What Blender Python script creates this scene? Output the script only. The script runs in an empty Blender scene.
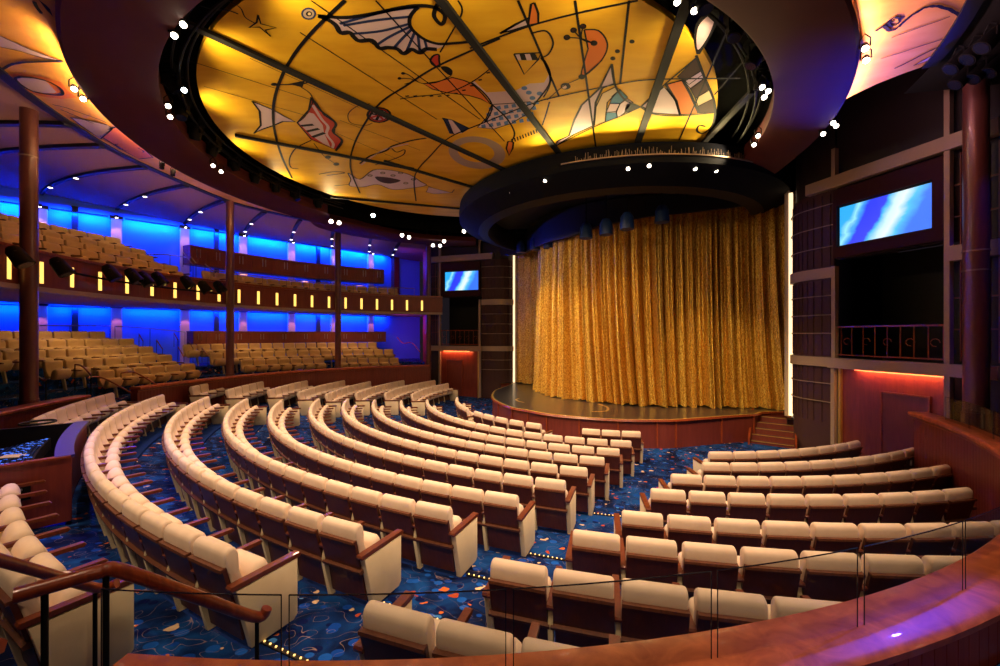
import bpy, bmesh, math, random
from mathutils import Vector, Matrix
random.seed(7)
C = bpy.context.scene.collection
SC = bpy.context.scene
R_ = math.radians

# ------------------------------------------------------------------ frame of the theatre
# world: x right, y away from the camera, z up; the camera stands at the origin of x, y, EYE above the front floor.
# the house is symmetric about an axis through S (centre of the thrust stage): u across, v into the stage.
F, YH, EYE = 415.0, 334.0, 3.57
S = Vector((4.69, 17.79)); U = Vector((.683, -.730)); V = Vector((.730, .683))
RC = S - 7.7 * V            # centre of the round house
RC2 = S - 7.35 * V          # centre of the ceiling ring

def W(u, v, h=0.0):
    p = S + u * U + v * V
    return Vector((p.x, p.y, EYE + h))
def PS(R, th, h=0.0):       # polar about the stage centre
    t = R_(th); p = S + R * (math.sin(t) * U - math.cos(t) * V)
    return Vector((p.x, p.y, EYE + h))
def PC(r, a, h=0.0, c=None):  # polar about the house centre
    c = RC if c is None else c
    t = R_(a); p = c + r * (math.sin(t) * U - math.cos(t) * V)
    return Vector((p.x, p.y, EYE + h))
def flat(x, y, h):          # survey: point of the photograph at a known height
    Z = F * h / (YH - y)
    return Vector(((x - 500) / F * Z, Z, EYE + h))
def cyl(x, y, r, c=None):   # survey: point of the photograph on a round wall; returns point, angle, height
    c = RC if c is None else c
    d = Vector(((x - 500) / F, 1.0)); a = d.dot(d); b = -2 * d.dot(c); k = c.dot(c) - r * r
    t = (-b + math.sqrt(max(0, b * b - 4 * a * k))) / (2 * a); p = t * d; q = p - c
    h = t * (YH - y) / F
    return Vector((p.x, p.y, EYE + h)), math.degrees(math.atan2(q.dot(U), -q.dot(V))), h
def interp(tab, x):
    if x <= tab[0][0]: return tab[0][1:]
    for p, q in zip(tab, tab[1:]):
        if x <= q[0]:
            t = (x - p[0]) / (q[0] - p[0])
            return tuple(i + (j - i) * t for i, j in zip(p[1:], q[1:]))
    return tab[-1][1:]
def frange(a, b, n): return [a + (b - a) * i / n for i in range(n + 1)]
ORD = ['zeroth', 'first', 'second', 'third', 'fourth', 'fifth', 'sixth', 'seventh', 'eighth', 'ninth', 'tenth', 'eleventh', 'twelfth',
       'thirteenth', 'fourteenth', 'fifteenth', 'sixteenth', 'seventeenth', 'eighteenth', 'nineteenth', 'twentieth', 'twenty-first',
       'twenty-second', 'twenty-third', 'twenty-fourth', 'twenty-fifth']

# ------------------------------------------------------------------ materials
M = {}
def srgb(r, g, b):
    f = lambda c: (c / 255 / 12.92) if c / 255 <= .04045 else ((c / 255 + .055) / 1.055) ** 2.4
    return (f(r), f(g), f(b), 1)
def mat(name, col, rough=.6, metal=0., emit=None, estr=0., spec=.5, coat=0., sheen=0.):
    m = bpy.data.materials.new(name); m.use_nodes = True
    b = m.node_tree.nodes['Principled BSDF']
    b.inputs['Base Color'].default_value = col; b.inputs['Roughness'].default_value = rough
    b.inputs['Metallic'].default_value = metal; b.inputs['Specular IOR Level'].default_value = spec
    b.inputs['Coat Weight'].default_value = coat
    if sheen: b.inputs['Sheen Weight'].default_value = sheen
    if emit: b.inputs['Emission Color'].default_value = emit; b.inputs['Emission Strength'].default_value = estr
    M[name] = m; return m
class NT:
    def __init__(s, m): s.t = m.node_tree; s.b = s.t.nodes['Principled BSDF']
    def n(s, typ, **kw):
        x = s.t.nodes.new(typ)
        for k, v in kw.items():
            if k.startswith('_'): setattr(x, k[1:], v)
            else: x.inputs[k].default_value = v
        return x
    def l(s, a, b): s.t.links.new(a, b)
    def ramp(s, fac, stops, interp='LINEAR'):
        r = s.t.nodes.new('ShaderNodeValToRGB'); r.color_ramp.interpolation = interp
        e = r.color_ramp.elements
        while len(e) > 1: e.remove(e[-1])
        e[0].position, e[0].color = stops[0]
        for p, c in stops[1:]:
            k = e.new(p); k.color = c
        s.l(fac, r.inputs['Fac']); return r
    def coords(s, scale=(1, 1, 1), kind='Object'):
        tc = s.t.nodes.new('ShaderNodeTexCoord'); mp = s.t.nodes.new('ShaderNodeMapping')
        mp.inputs['Scale'].default_value = scale; s.l(tc.outputs[kind], mp.inputs['Vector']); return mp.outputs['Vector']
    def bump(s, h, strength=.3, dist=.01):
        b = s.n('ShaderNodeBump', Strength=strength, Distance=dist); s.l(h, b.inputs['Height']); s.l(b.outputs['Normal'], s.b.inputs['Normal'])

def wood(name, c1, c2, rough=.35, scale=(14, 14, 1.2), coat=.15, planks=0):
    m = mat(name, c1, rough, coat=coat); k = NT(m); v = k.coords(scale)
    ns = k.n('ShaderNodeTexNoise', Scale=1.6, Detail=5., Roughness=.6, Distortion=1.2); k.l(v, ns.inputs['Vector'])
    r = k.ramp(ns.outputs['Fac'], [(.3, c1), (.7, c2)])
    k.l(r.outputs['Color'], k.b.inputs['Base Color']); return m
wood('mahogany', srgb(112, 44, 22), srgb(150, 66, 32), .3, coat=.3)
wood('coping_wood', srgb(150, 66, 40), srgb(206, 112, 68), .36, (3, 3, 3), coat=.15)
wood('seat_back_wood', srgb(66, 26, 12), srgb(86, 36, 16), .45)
wood('seat_rail_wood', srgb(84, 43, 23), srgb(108, 59, 33), .6, coat=0)
wood('arm_wood', srgb(92, 40, 22), srgb(118, 56, 30), .35, coat=.2)
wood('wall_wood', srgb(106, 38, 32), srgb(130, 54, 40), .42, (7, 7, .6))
wood('door_wood', srgb(98, 38, 30), srgb(116, 48, 38), .42, (7, 7, .6))
wood('ring_wood', srgb(80, 20, 15), srgb(88, 24, 18), .75, (1, 1, 1), coat=0)
def fabric(name, c1, c2):
    m = mat(name, c1, .9, spec=.15, sheen=.15); k = NT(m); v = k.coords((1, 1, 1))
    ns = k.n('ShaderNodeTexNoise', Scale=5., Detail=3.); k.l(v, ns.inputs['Vector'])
    r = k.ramp(ns.outputs['Fac'], [(.35, c1), (.65, c2)]); k.l(r.outputs['Color'], k.b.inputs['Base Color'])
    n2 = k.n('ShaderNodeTexNoise', Scale=260.); k.l(v, n2.inputs['Vector']); k.bump(n2.outputs['Fac'], .12, .002)
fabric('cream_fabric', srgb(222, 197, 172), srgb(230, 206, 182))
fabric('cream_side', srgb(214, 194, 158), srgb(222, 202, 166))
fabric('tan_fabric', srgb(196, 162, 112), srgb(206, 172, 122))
mat('cream_paint', srgb(222, 204, 160), .5)
mat('black', srgb(10, 10, 12), .6)
mat('canopy_paint', srgb(4, 6, 20), .8, spec=.15)
mat('slot_black', srgb(4, 4, 4), .9, spec=.1)
mat('black_metal', srgb(6, 6, 9), .7, spec=.25)
mat('stage_black', srgb(34, 34, 40), .34, coat=.15)
mat('gold_trim', srgb(226, 190, 110), .3, .7)
mat('bronze', srgb(150, 126, 112), .5, .2)
mat('beam_paint', srgb(164, 140, 124), .55)
mat('steel', srgb(170, 165, 170), .35, .8)
mat('white_ceiling', srgb(158, 122, 108), .8)
mat('hull_wash_tint', srgb(84, 140, 240), .7)  # blue of the lamp wash is also put into the wall colour
mat('mullion', srgb(40, 40, 60), .5)
mat('pier_paint', srgb(232, 205, 205), .6)
mat('column_paint', srgb(104, 60, 58), .35, .15, coat=.15)
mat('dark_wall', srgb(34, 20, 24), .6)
mat('ceiling_black', srgb(9, 8, 10), .8)
mat('plinth_carpet', srgb(20, 44, 104), .95, spec=.1)
mat('vent_metal', srgb(66, 58, 60), .45, .5)
mat('tv_frame', srgb(54, 22, 30), .8, spec=.2)
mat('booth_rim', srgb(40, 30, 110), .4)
mat('louvre', srgb(62, 30, 32), .7)
mat('white_plastic', srgb(225, 222, 215), .4)
mat('step_black', srgb(24, 18, 16), .4)
mat('lens_warm', (1, .85, .65, 1), .3, emit=(1, .86, .66, 1), estr=14)
mat('lens_cool', (.8, .95, 1, 1), .3, emit=(.72, .92, 1, 1), estr=22)
mat('lens_dark', srgb(20, 30, 60), .1)
mat('downlight_glow', (1, .9, .8, 1), .3, emit=(1, .85, .72, 1), estr=6)
mat('fascia_glow', (1, .75, .25, 1), .4, emit=(1, .62, .13, 1), estr=1.6)
mat('strip_glow', (1, .85, .6, 1), .4, emit=(1, .72, .42, 1), estr=1.5)
mat('orange_glow', (1, .3, .1, 1), .4, emit=(1, .26, .08, 1), estr=1.5)
mat('led_glow', (1, .8, .4, 1), .4, emit=(1, .55, .16, 1), estr=2.2)
mat('console_glow', (.1, .3, 1, 1), .4, emit=(.05, .2, 1, 1), estr=.7)
mat('exit_glow', (.7, 1, .9, 1), .4, emit=(.7, 1, .9, 1), estr=1.6)
mat('navy_gel', srgb(24, 48, 96), .4)
mat('paper', srgb(215, 200, 130), .7)

def glass():
    m = bpy.data.materials.new('glass'); m.use_nodes = True; t = m.node_tree
    for n in list(t.nodes):
        if n.type != 'OUTPUT_MATERIAL': t.nodes.remove(n)
    out = t.nodes['Material Output']
    tr = t.nodes.new('ShaderNodeBsdfTransparent'); tr.inputs['Color'].default_value = (.93, .95, .95, 1)
    gl = t.nodes.new('ShaderNodeBsdfGlossy'); gl.inputs['Roughness'].default_value = .02
    lw = t.nodes.new('ShaderNodeLayerWeight'); pw = t.nodes.new('ShaderNodeMath'); pw.operation = 'POWER'; pw.inputs[1].default_value = 5
    fr = t.nodes.new('ShaderNodeMath'); fr.operation = 'MULTIPLY_ADD'; fr.inputs[1].default_value = .5; fr.inputs[2].default_value = .022
    t.links.new(lw.outputs['Facing'], pw.inputs[0]); t.links.new(pw.outputs[0], fr.inputs[0])
    mx = t.nodes.new('ShaderNodeMixShader')
    t.links.new(fr.outputs[0], mx.inputs[0]); t.links.new(tr.outputs[0], mx.inputs[1]); t.links.new(gl.outputs[0], mx.inputs[2])
    t.links.new(mx.outputs[0], out.inputs[0]); M['glass'] = m
glass()
mat('glass_edge', srgb(28, 30, 48), .15)

def carpet():
    m = mat('carpet', srgb(20, 50, 130), .95, spec=.1); k = NT(m); v = k.coords((1, 1, 1))
    n0 = k.n('ShaderNodeTexNoise', Scale=1.7, Detail=2., Distortion=1.0); k.l(v, n0.inputs['Vector'])
    vo = k.n('ShaderNodeTexVoronoi', Scale=5.5, Randomness=1.); k.l(v, vo.inputs['Vector'])
    base = k.ramp(n0.outputs['Fac'], [(.36, srgb(7, 18, 54)), (.5, srgb(12, 42, 98)), (.64, srgb(20, 70, 138))])
    blob = k.ramp(vo.outputs['Distance'], [(.0, (1, 1, 1, 1)), (.30, (1, 1, 1, 1)), (.34, (0, 0, 0, 1))])
    pick = k.ramp(vo.outputs['Color'], [(.0, srgb(18, 66, 160)), (.45, srgb(10, 22, 76)), (.70, srgb(26, 86, 180))], 'CONSTANT')
    m1 = k.n('ShaderNodeMix', _data_type='RGBA'); k.l(blob.outputs['Color'], m1.inputs[0]); k.l(base.outputs['Color'], m1.inputs[6]); k.l(pick.outputs['Color'], m1.inputs[7])
    # scattered orange, cream and rust figures
    v2 = k.n('ShaderNodeTexVoronoi', Scale=4.3, Randomness=1.)
    dn = k.n('ShaderNodeTexNoise', Scale=7., Detail=1.); k.l(v, dn.inputs['Vector'])
    ad = k.n('ShaderNodeMix', _data_type='VECTOR', Factor=.16); k.l(v, ad.inputs[4]); k.l(dn.outputs['Color'], ad.inputs[5]); k.l(ad.outputs[1], v2.inputs['Vector'])
    star = k.ramp(v2.outputs['Distance'], [(.0, (1, 1, 1, 1)), (.155, (1, 1, 1, 1)), (.175, (0, 0, 0, 1))])
    col = k.ramp(v2.outputs['Color'], [(.0, srgb(206, 104, 46)), (.34, srgb(228, 190, 150)), (.52, srgb(178, 72, 40)), (.72, srgb(60, 120, 190))], 'CONSTANT')
    m2 = k.n('ShaderNodeMix', _data_type='RGBA'); k.l(star.outputs['Color'], m2.inputs[0]); k.l(m1.outputs[2], m2.inputs[6]); k.l(col.outputs['Color'], m2.inputs[7])
    # swirling pale threads
    wv = k.n('ShaderNodeTexNoise', Scale=2.6, Detail=0., Distortion=2.2); k.l(v, wv.inputs['Vector'])
    ln = k.ramp(wv.outputs['Fac'], [(.492, (0, 0, 0, 1)), (.498, (.45, .45, .45, 1)), (.502, (.45, .45, .45, 1)), (.508, (0, 0, 0, 1))])
    m3 = k.n('ShaderNodeMix', _data_type='RGBA'); m3.inputs[7].default_value = srgb(196, 160, 150); k.l(ln.outputs['Color'], m3.inputs[0]); k.l(m2.outputs[2], m3.inputs[6])
    k.l(m3.outputs[2], k.b.inputs['Base Color'])
    nb = k.n('ShaderNodeTexNoise', Scale=120.); k.l(v, nb.inputs['Vector']); k.bump(nb.outputs['Fac'], .2, .004)
carpet()

def sequin():
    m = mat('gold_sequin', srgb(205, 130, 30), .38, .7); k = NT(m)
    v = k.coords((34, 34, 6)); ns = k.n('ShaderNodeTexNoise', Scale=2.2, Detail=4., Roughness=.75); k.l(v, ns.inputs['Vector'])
    r = k.ramp(ns.outputs['Fac'], [(.34, srgb(92, 46, 6)), (.48, srgb(208, 140, 26)), (.58, srgb(255, 226, 124))])  # brightest stop paints sequin sparkle into the gold
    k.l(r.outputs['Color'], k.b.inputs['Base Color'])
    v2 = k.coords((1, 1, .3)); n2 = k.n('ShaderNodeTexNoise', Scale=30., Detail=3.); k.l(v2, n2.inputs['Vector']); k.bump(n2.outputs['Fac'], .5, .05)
sequin()
def mural_paint(name, c1, c2):
    m = mat(name, c1, .6, spec=.2); k = NT(m); v = k.coords((.8, 3, 1))
    ns = k.n('ShaderNodeTexNoise', Scale=1.1, Detail=4.); k.l(v, ns.inputs['Vector'])
    r = k.ramp(ns.outputs['Fac'], [(.3, c1), (.7, c2)]); k.l(r.outputs['Color'], k.b.inputs['Base Color'])
mural_paint('mural_yellow', srgb(222, 166, 26), srgb(236, 188, 44))
mural_paint('annulus_yellow', srgb(226, 158, 62), srgb(238, 178, 84))
for n, c in dict(p_black=(14, 12, 14), p_pale=(214, 190, 196), p_red=(196, 60, 40), p_orange=(226, 124, 44), p_navy=(34, 50, 96), p_blue=(96, 130, 186),
                 p_teal=(26, 110, 150), p_brown=(64, 34, 26), p_grey=(176, 156, 140), p_cream=(222, 196, 150)).items(): mat(n, srgb(*c), .6, spec=.2)
def screen():
    m = mat('screen_glow', (0, 0, 0, 1), .3); k = NT(m)
    v = k.coords((1, 1, 1), 'Generated')
    sx = k.n('ShaderNodeSeparateXYZ'); k.l(v, sx.inputs[0])
    ns = k.n('ShaderNodeTexNoise', Scale=3.2, Detail=3., Distortion=.6); k.l(v, ns.inputs['Vector'])
    a1 = k.n('ShaderNodeMath', _operation='MULTIPLY_ADD'); a1.inputs[1].default_value = -.26; k.l(sx.outputs[2], a1.inputs[0]); k.l(sx.outputs[0], a1.inputs[2])
    a2 = k.n('ShaderNodeMath', _operation='MULTIPLY_ADD'); a2.inputs[1].default_value = .16; k.l(ns.outputs['Fac'], a2.inputs[0]); k.l(a1.outputs[0], a2.inputs[2])
    r = k.ramp(a2.outputs[0], [(.0, (.03, .45, 1, 1)), (.08, (.35, .85, 1, 1)), (.14, (.06, .4, 1, 1)), (.20, (.03, .05, .95, 1)), (.36, (.04, .06, 1, 1)), (.40, (.08, .55, 1, 1)), (.50, (.7, .95, 1, 1)), (.58, (.85, .97, 1, 1)), (.68, (.1, .6, 1, 1)), (.80, (.05, .2, 1, 1))])
    k.l(r.outputs['Color'], k.b.inputs['Emission Color']); k.b.inputs['Emission Strength'].default_value = 1.05
screen()

# ------------------------------------------------------------------ mesh builder
class MB:
    def __init__(s): s.v = []; s.f = []; s.mi = []; s.cur = 0
    def add(s, vs, fs):
        o = len(s.v); s.v += [Vector(x) for x in vs]; s.f += [tuple(i + o for i in f) for f in fs]; s.mi += [s.cur] * len(fs)
    def box(s, c, sz, x=None, y=None, z=None):
        x = Vector(x or (1, 0, 0)).normalized(); y = Vector(y or (0, 1, 0)).normalized(); z = Vector(z) if z else x.cross(y)
        c = Vector(c); vs = []
        for k in (-.5, .5):
            for i, j in ((-.5, -.5), (.5, -.5), (.5, .5), (-.5, .5)): vs.append(c + x * sz[0] * i + y * sz[1] * j + z * sz[2] * k)
        s.add(vs, [(3, 2, 1, 0), (4, 5, 6, 7), (0, 1, 5, 4), (1, 2, 6, 5), (2, 3, 7, 6), (3, 0, 4, 7)])
    def bar(s, a, b, w, h):     # rectangular bar from a to b
        a, b = Vector(a), Vector(b); d = (b - a); L = d.length; d.normalize()
        up = Vector((0, 0, 1)) if abs(d.z) < .95 else Vector((1, 0, 0)); side = d.cross(up).normalized(); up2 = side.cross(d)
        s.box((a + b) / 2, (L, w, h), d, side, up2)
    def tube(s, pts, r, n=10, cap=True):
        pts = [Vector(p) for p in pts]; rings = []
        for i, p in enumerate(pts):
            d = (pts[min(i + 1, len(pts) - 1)] - pts[max(i - 1, 0)]).normalized()
            up = Vector((0, 0, 1)) if abs(d.z) < .95 else Vector((1, 0, 0)); a = d.cross(up).normalized(); b = a.cross(d)
            rr = r[i] if isinstance(r, (list, tuple)) else r
            rings.append([p + rr * (math.cos(2 * math.pi * k / n) * a + math.sin(2 * math.pi * k / n) * b) for k in range(n)])
        vs = sum(rings, []); fs = []
        for i in range(len(pts) - 1):
            for k in range(n): fs.append((i * n + k, i * n + (k + 1) % n, (i + 1) * n + (k + 1) % n, (i + 1) * n + k))
        if cap: fs += [tuple(range(n)), tuple(range((len(pts) - 1) * n + n - 1, (len(pts) - 1) * n - 1, -1))]
        s.add(vs, fs)
    def grid(s, rows, closed=False):   # list of lists of points
        n = len(rows[0]); vs = sum([list(r) for r in rows], []); fs = []
        for i in range(len(rows) - 1):
            for j in range(n - 1 if not closed else n): fs.append((i * n + j, i * n + (j + 1) % n, (i + 1) * n + (j + 1) % n, (i + 1) * n + j))
        s.add(vs, fs)
    def sweep(s, secs):         # closed cross sections swept, with end caps
        n = len(secs[0]); s.grid([list(c) + [] for c in secs], closed=True)
        o = len(s.v) - n * len(secs)
        s.f += [tuple(o + i for i in range(n)), tuple(o + n * (len(secs) - 1) + i for i in reversed(range(n)))]; s.mi += [s.cur] * 2
    def poly(s, pts): s.add(pts, [tuple(range(len(pts)))])
    def loft(s, prof, w, rnd=.02, x0=0.):   # profile (y, z) extruded along x, rounded at both ends
        cy = sum(p[0] for p in prof) / len(prof); cz = sum(p[1] for p in prof) / len(prof)
        def sec(x, k):
            out = []
            for y, z in prof:
                d = math.hypot(y - cy, z - cz) or 1; out.append((x0 + x, y + (cy - y) / d * k, z + (cz - z) / d * k))
            return out
        if rnd: xs = [(-w / 2, rnd), (-w / 2 + rnd * .35, rnd * .35), (-w / 2 + rnd, 0), (w / 2 - rnd, 0), (w / 2 - rnd * .35, rnd * .35), (w / 2, rnd)]
        else: xs = [(-w / 2, 0), (w / 2, 0)]
        s.sweep([sec(*q) for q in xs])
    def mesh(s, name, mats, smooth=False):
        me = bpy.data.meshes.new(name); me.from_pydata([tuple(v) for v in s.v], [], s.f)
        for m in (mats if isinstance(mats, list) else [mats]): me.materials.append(M[m])
        me.polygons.foreach_set('material_index', s.mi)
        bm = bmesh.new(); bm.from_mesh(me); bmesh.ops.recalc_face_normals(bm, faces=bm.faces); bm.to_mesh(me); bm.free()
        if smooth:
            me.polygons.foreach_set('use_smooth', [True] * len(me.polygons))
            me.set_sharp_from_angle(angle=R_(40))
        me.update(); return me
    def build(s, name, mats, parent=None, smooth=False, local=False):
        if parent is not None and not local:
            inv = parent.matrix_world.inverted() if parent.get('_mw') is None else None
            loc = Vector(parent['_base']) if '_base' in parent else Vector((0, 0, 0))
            s.v = [v - loc for v in s.v]
        o = bpy.data.objects.new(name, s.mesh(name, mats, smooth)); C.objects.link(o)
        if parent is not None: o.parent = parent
        return o
BASES = {}
def tag(o, label=None, cat=None, group=None, kind=None):
    if label: o['label'] = label
    if cat: o['category'] = cat
    if group: o['group'] = group
    if kind: o['kind'] = kind
    return o
class Thing:
    """an Empty at the base of a thing; parts are given in world coordinates"""
    def __init__(s, name, loc, label, cat, group=None, kind=None):
        s.e = bpy.data.objects.new(name, None); C.objects.link(s.e); s.loc = Vector(loc); s.e.location = s.loc; s.e.empty_display_size = .1
        tag(s.e, label, cat, group, kind)
    def part(s, name, mb, mats, smooth=False, label=None, parent=None):
        mb.v = [v - s.loc for v in mb.v]
        o = bpy.data.objects.new(name, mb.mesh(name, mats, smooth)); C.objects.link(o); o.parent = parent or s.e
        if label: o['label'] = label
        return o
def single(name, mb, mats, label, cat, group=None, kind=None, smooth=False, loc=None):
    loc = Vector(loc) if loc is not None else sum(mb.v, Vector()) / max(1, len(mb.v))
    if loc is not None: mb.v = [v - loc for v in mb.v]
    o = bpy.data.objects.new(name, mb.mesh(name, mats, smooth)); C.objects.link(o); o.location = loc
    return tag(o, label, cat, group, kind)
def struct(name, mb, mats, label=None, smooth=False):
    o = bpy.data.objects.new(name, mb.mesh(name, mats, smooth)); C.objects.link(o); o['kind'] = 'structure'
    if label: o['label'] = label
    return o
def copy_tree(root, loc, rz):
    r = root.copy(); C.objects.link(r); r.location = loc; r.rotation_euler = (0, 0, rz)
    for ch in list(root.children):
        c = ch.copy(); C.objects.link(c); c.parent = r
    return r
def lamp(name, kind, loc, target, energy, col, size=.2, size_y=None, spot=60, blend=.5, spread=None):
    d = bpy.data.lights.new(name, kind); d.energy = energy; d.color = col
    if kind == 'AREA':
        d.shape = 'RECTANGLE' if size_y else 'DISK'; d.size = size
        if size_y: d.size_y = size_y
        if spread: d.spread = R_(spread)
    elif kind == 'SPOT': d.spot_size = R_(spot); d.spot_blend = blend; d.shadow_soft_size = size
    else: d.shadow_soft_size = size
    o = bpy.data.objects.new(name, d); C.objects.link(o); o.location = loc
    if target is not None: o.rotation_euler = (Vector(target) - Vector(loc)).to_track_quat('-Z', 'Y').to_euler()
    return o
UZ = Vector((0, 0, 1))
def v3(p): return Vector((p.x, p.y, 0))
U3, V3 = Vector((U.x, U.y, 0)), Vector((V.x, V.y, 0))

# ------------------------------------------------------------------ rows: radius about S, drop of the backrest top below the eye
ROWS = dict(A=(15.87, 1.84), B=(14.80, 2.0), C=(13.74, 2.14), D=(12.74, 2.28), E=(11.67, 2.37), F=(10.69, 2.44), G=(9.70, 2.51), H=(8.70, 2.58), I=(7.71, 2.63), J=(6.52, 2.66), Z=(16.95, 1.69))
SEAT_H = .925
FLOOR = [(0, 0.), (6.6, 0.)] + [(ROWS[k][0] - .1, EYE - ROWS[k][1] - SEAT_H) for k in 'IHGFEDCBAZ'] + [(18.5, 1.02), (30, 1.02)]
def floor_z(R): return interp(FLOOR, R)[0]

# ------------------------------------------------------------------ floors
mb = MB(); rr = [0, 3, 5, 6.6] + [ROWS[k][0] - .1 for k in 'IHGFEDCBAZ'] + [18.5, 20]
rows = []
for r in rr:
    rows.append([PS(r, a, floor_z(r) - EYE) for a in frange(-125, 125, 100)])
mb.grid(rows); struct('floor', mb, 'carpet', 'dark blue patterned carpet sloping down to the stage', smooth=True)

# tiers: rear terraces left of the house (stepped), outside the round wall
TIER_L = [(10.75, 11.95, -2.04), (11.95, 12.85, -1.70), (12.85, 13.75, -1.40), (13.75, 14.6, -1.10), (14.6, 30, -.82)]
def hull_r(a):
    s = abs(math.sin(R_(a))); c = math.cos(R_(a)); r = 15 / max(s, .001)
    if c > 0: r = min(r, 17.5 / max(c, .001))
    return r
def terrace(name, steps, a0, a1, slope=None, base=-3.2):
    mb = MB()
    for i, (r0, r1, h) in enumerate(steps):
        hh = h
        A = frange(a0, a1, max(4, int(abs(a1 - a0) / 2)))
        H = [h + (slope(a) if slope else 0) for a in A]
        mb.grid([[PC(min(r0, hull_r(a)), a, x) for a, x in zip(A, H)], [PC(min(r1, hull_r(a)), a, x) for a, x in zip(A, H)]])
        ph = [((steps[i - 1][2] if i else base) + (slope(a) if slope else 0)) for a in A]
        mb.grid([[PC(min(r0, hull_r(a)), a, p) for a, p in zip(A, ph)], [PC(min(r0, hull_r(a)), a, x) for a, x in zip(A, H)]])
    return struct(name, mb, 'carpet', 'blue carpeted terrace steps behind the low round wall')
terrace('floor_tier_side', TIER_L, -63, 40)
sl = lambda a: -.006 * max(0, -74 - a)
terrace('floor_tier_stage_side', [(10.75, 12.05, -2.05), (12.05, 12.95, -1.75), (12.95, 30, -1.42)], -116.9, -63, sl)
terrace('floor_tier_near', [(10.75, 11.95, -2.04), (11.95, 30, -1.72)], 40, 116.9)

# ------------------------------------------------------------------ low round wall with coping and glass
def arc_wall(name, a0, a1, label, glass_panels=None, cat='low wall', zig=None):
    base = PC(10.6, (a0 + a1) / 2, -2.9)
    t = Thing(name, base, label, cat, kind=None)
    n = max(4, int(abs(a1 - a0) / 1.5)); A = frange(a0, a1, n)
    secs = []; np_ = max(6, int(abs(a1 - a0) / .62))
    for i in range(np_):
        p0 = a0 + (a1 - a0) * i / np_; p1 = a0 + (a1 - a0) * (i + 1) / np_; e = (p1 - p0) * .04
        for a, k in ((p0, .008), (p0 + e, 0), (p1 - e, 0)): secs.append([PC(10.50 + k, a, -3.6), PC(10.50 + k, a, -1.74), PC(10.72 - k, a, -1.74), PC(10.72 - k, a, -3.6)])
    secs.append([PC(10.50, a1, -3.6), PC(10.50, a1, -1.74), PC(10.72, a1, -1.74), PC(10.72, a1, -3.6)])
    mb = MB(); mb.sweep(secs); t.part('panel', mb, 'wall_wood')
    mb = MB(); mb.sweep([[PC(10.40, a, -1.755), PC(10.385, a, -1.70), PC(10.41, a, -1.672), PC(10.74, a, -1.672), PC(10.775, a, -1.70), PC(10.76, a, -1.755)] for a in A])
    t.part('coping', mb, 'coping_wood', smooth=True)
    mb = MB(); mb.sweep([[PC(10.47, a, -1.84), PC(10.47, a, -1.80), PC(10.51, a, -1.80), PC(10.51, a, -1.84)] for a in A])
    t.part('moulding', mb, 'mahogany')
    for g0, g1 in (glass_panels or []):
        mb = MB(); B = frange(g0, g1, 6)
        mb.sweep([[PC(10.585, a, -1.675), PC(10.585, a, -1.225), PC(10.597, a, -1.225), PC(10.597, a, -1.675)] for a in B])
        g = t.part('glass_panel', mb, 'glass')
        mb = MB(); mb.tube([PC(10.591, a, -1.222) for a in B], .0035, 6)
        for a in (g0, g1): mb.tube([PC(10.591, a, -1.672), PC(10.591, a, -1.222)], .0028, 6)
        t.part('glass_edge', mb, 'glass_edge', parent=g)
    return t
arc_wall('parapet_wall', -117, -46, 'curved low wooden wall below the far seating terrace, ending at the stage side column')
arc_wall('parapet_wall', -37, 36.9, 'curved low wooden wall lit purple behind the sound desk at the far edge')
near = [(41.6, 46.4), (46.6, 52.1), (52.3, 57.9), (58.1, 63.2), (63.5, 68.8), (69.0, 74.2), (74.4, 80), (80.2, 86), (86.2, 92), (92.2, 98), (98.2, 102.6), (102.8, 107.4), (107.6, 112)]
arc_wall('parapet_wall', 41.3, 117, 'curved wooden parapet with glass panels across the bottom, nearest the camera', near)

def smooth_px(pts, n=6, closed=False):
    out = []; N = len(pts)
    g = lambda i: pts[i % N] if closed else pts[max(0, min(N - 1, i))]
    for i in range(N if closed else N - 1):
        p0, p1, p2, p3 = g(i - 1), g(i), g(i + 1), g(i + 2)
        for k in range(n):
            t = k / n
            out.append(tuple(.5 * (2 * b + (c - a) * t + (2 * a - 5 * b + 4 * c - d) * t * t + (3 * b - a - 3 * c + d) * t ** 3) for a, b, c, d in zip(p0, p1, p2, p3)))
    out.append(pts[0] if closed else pts[-1]); return out

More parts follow.
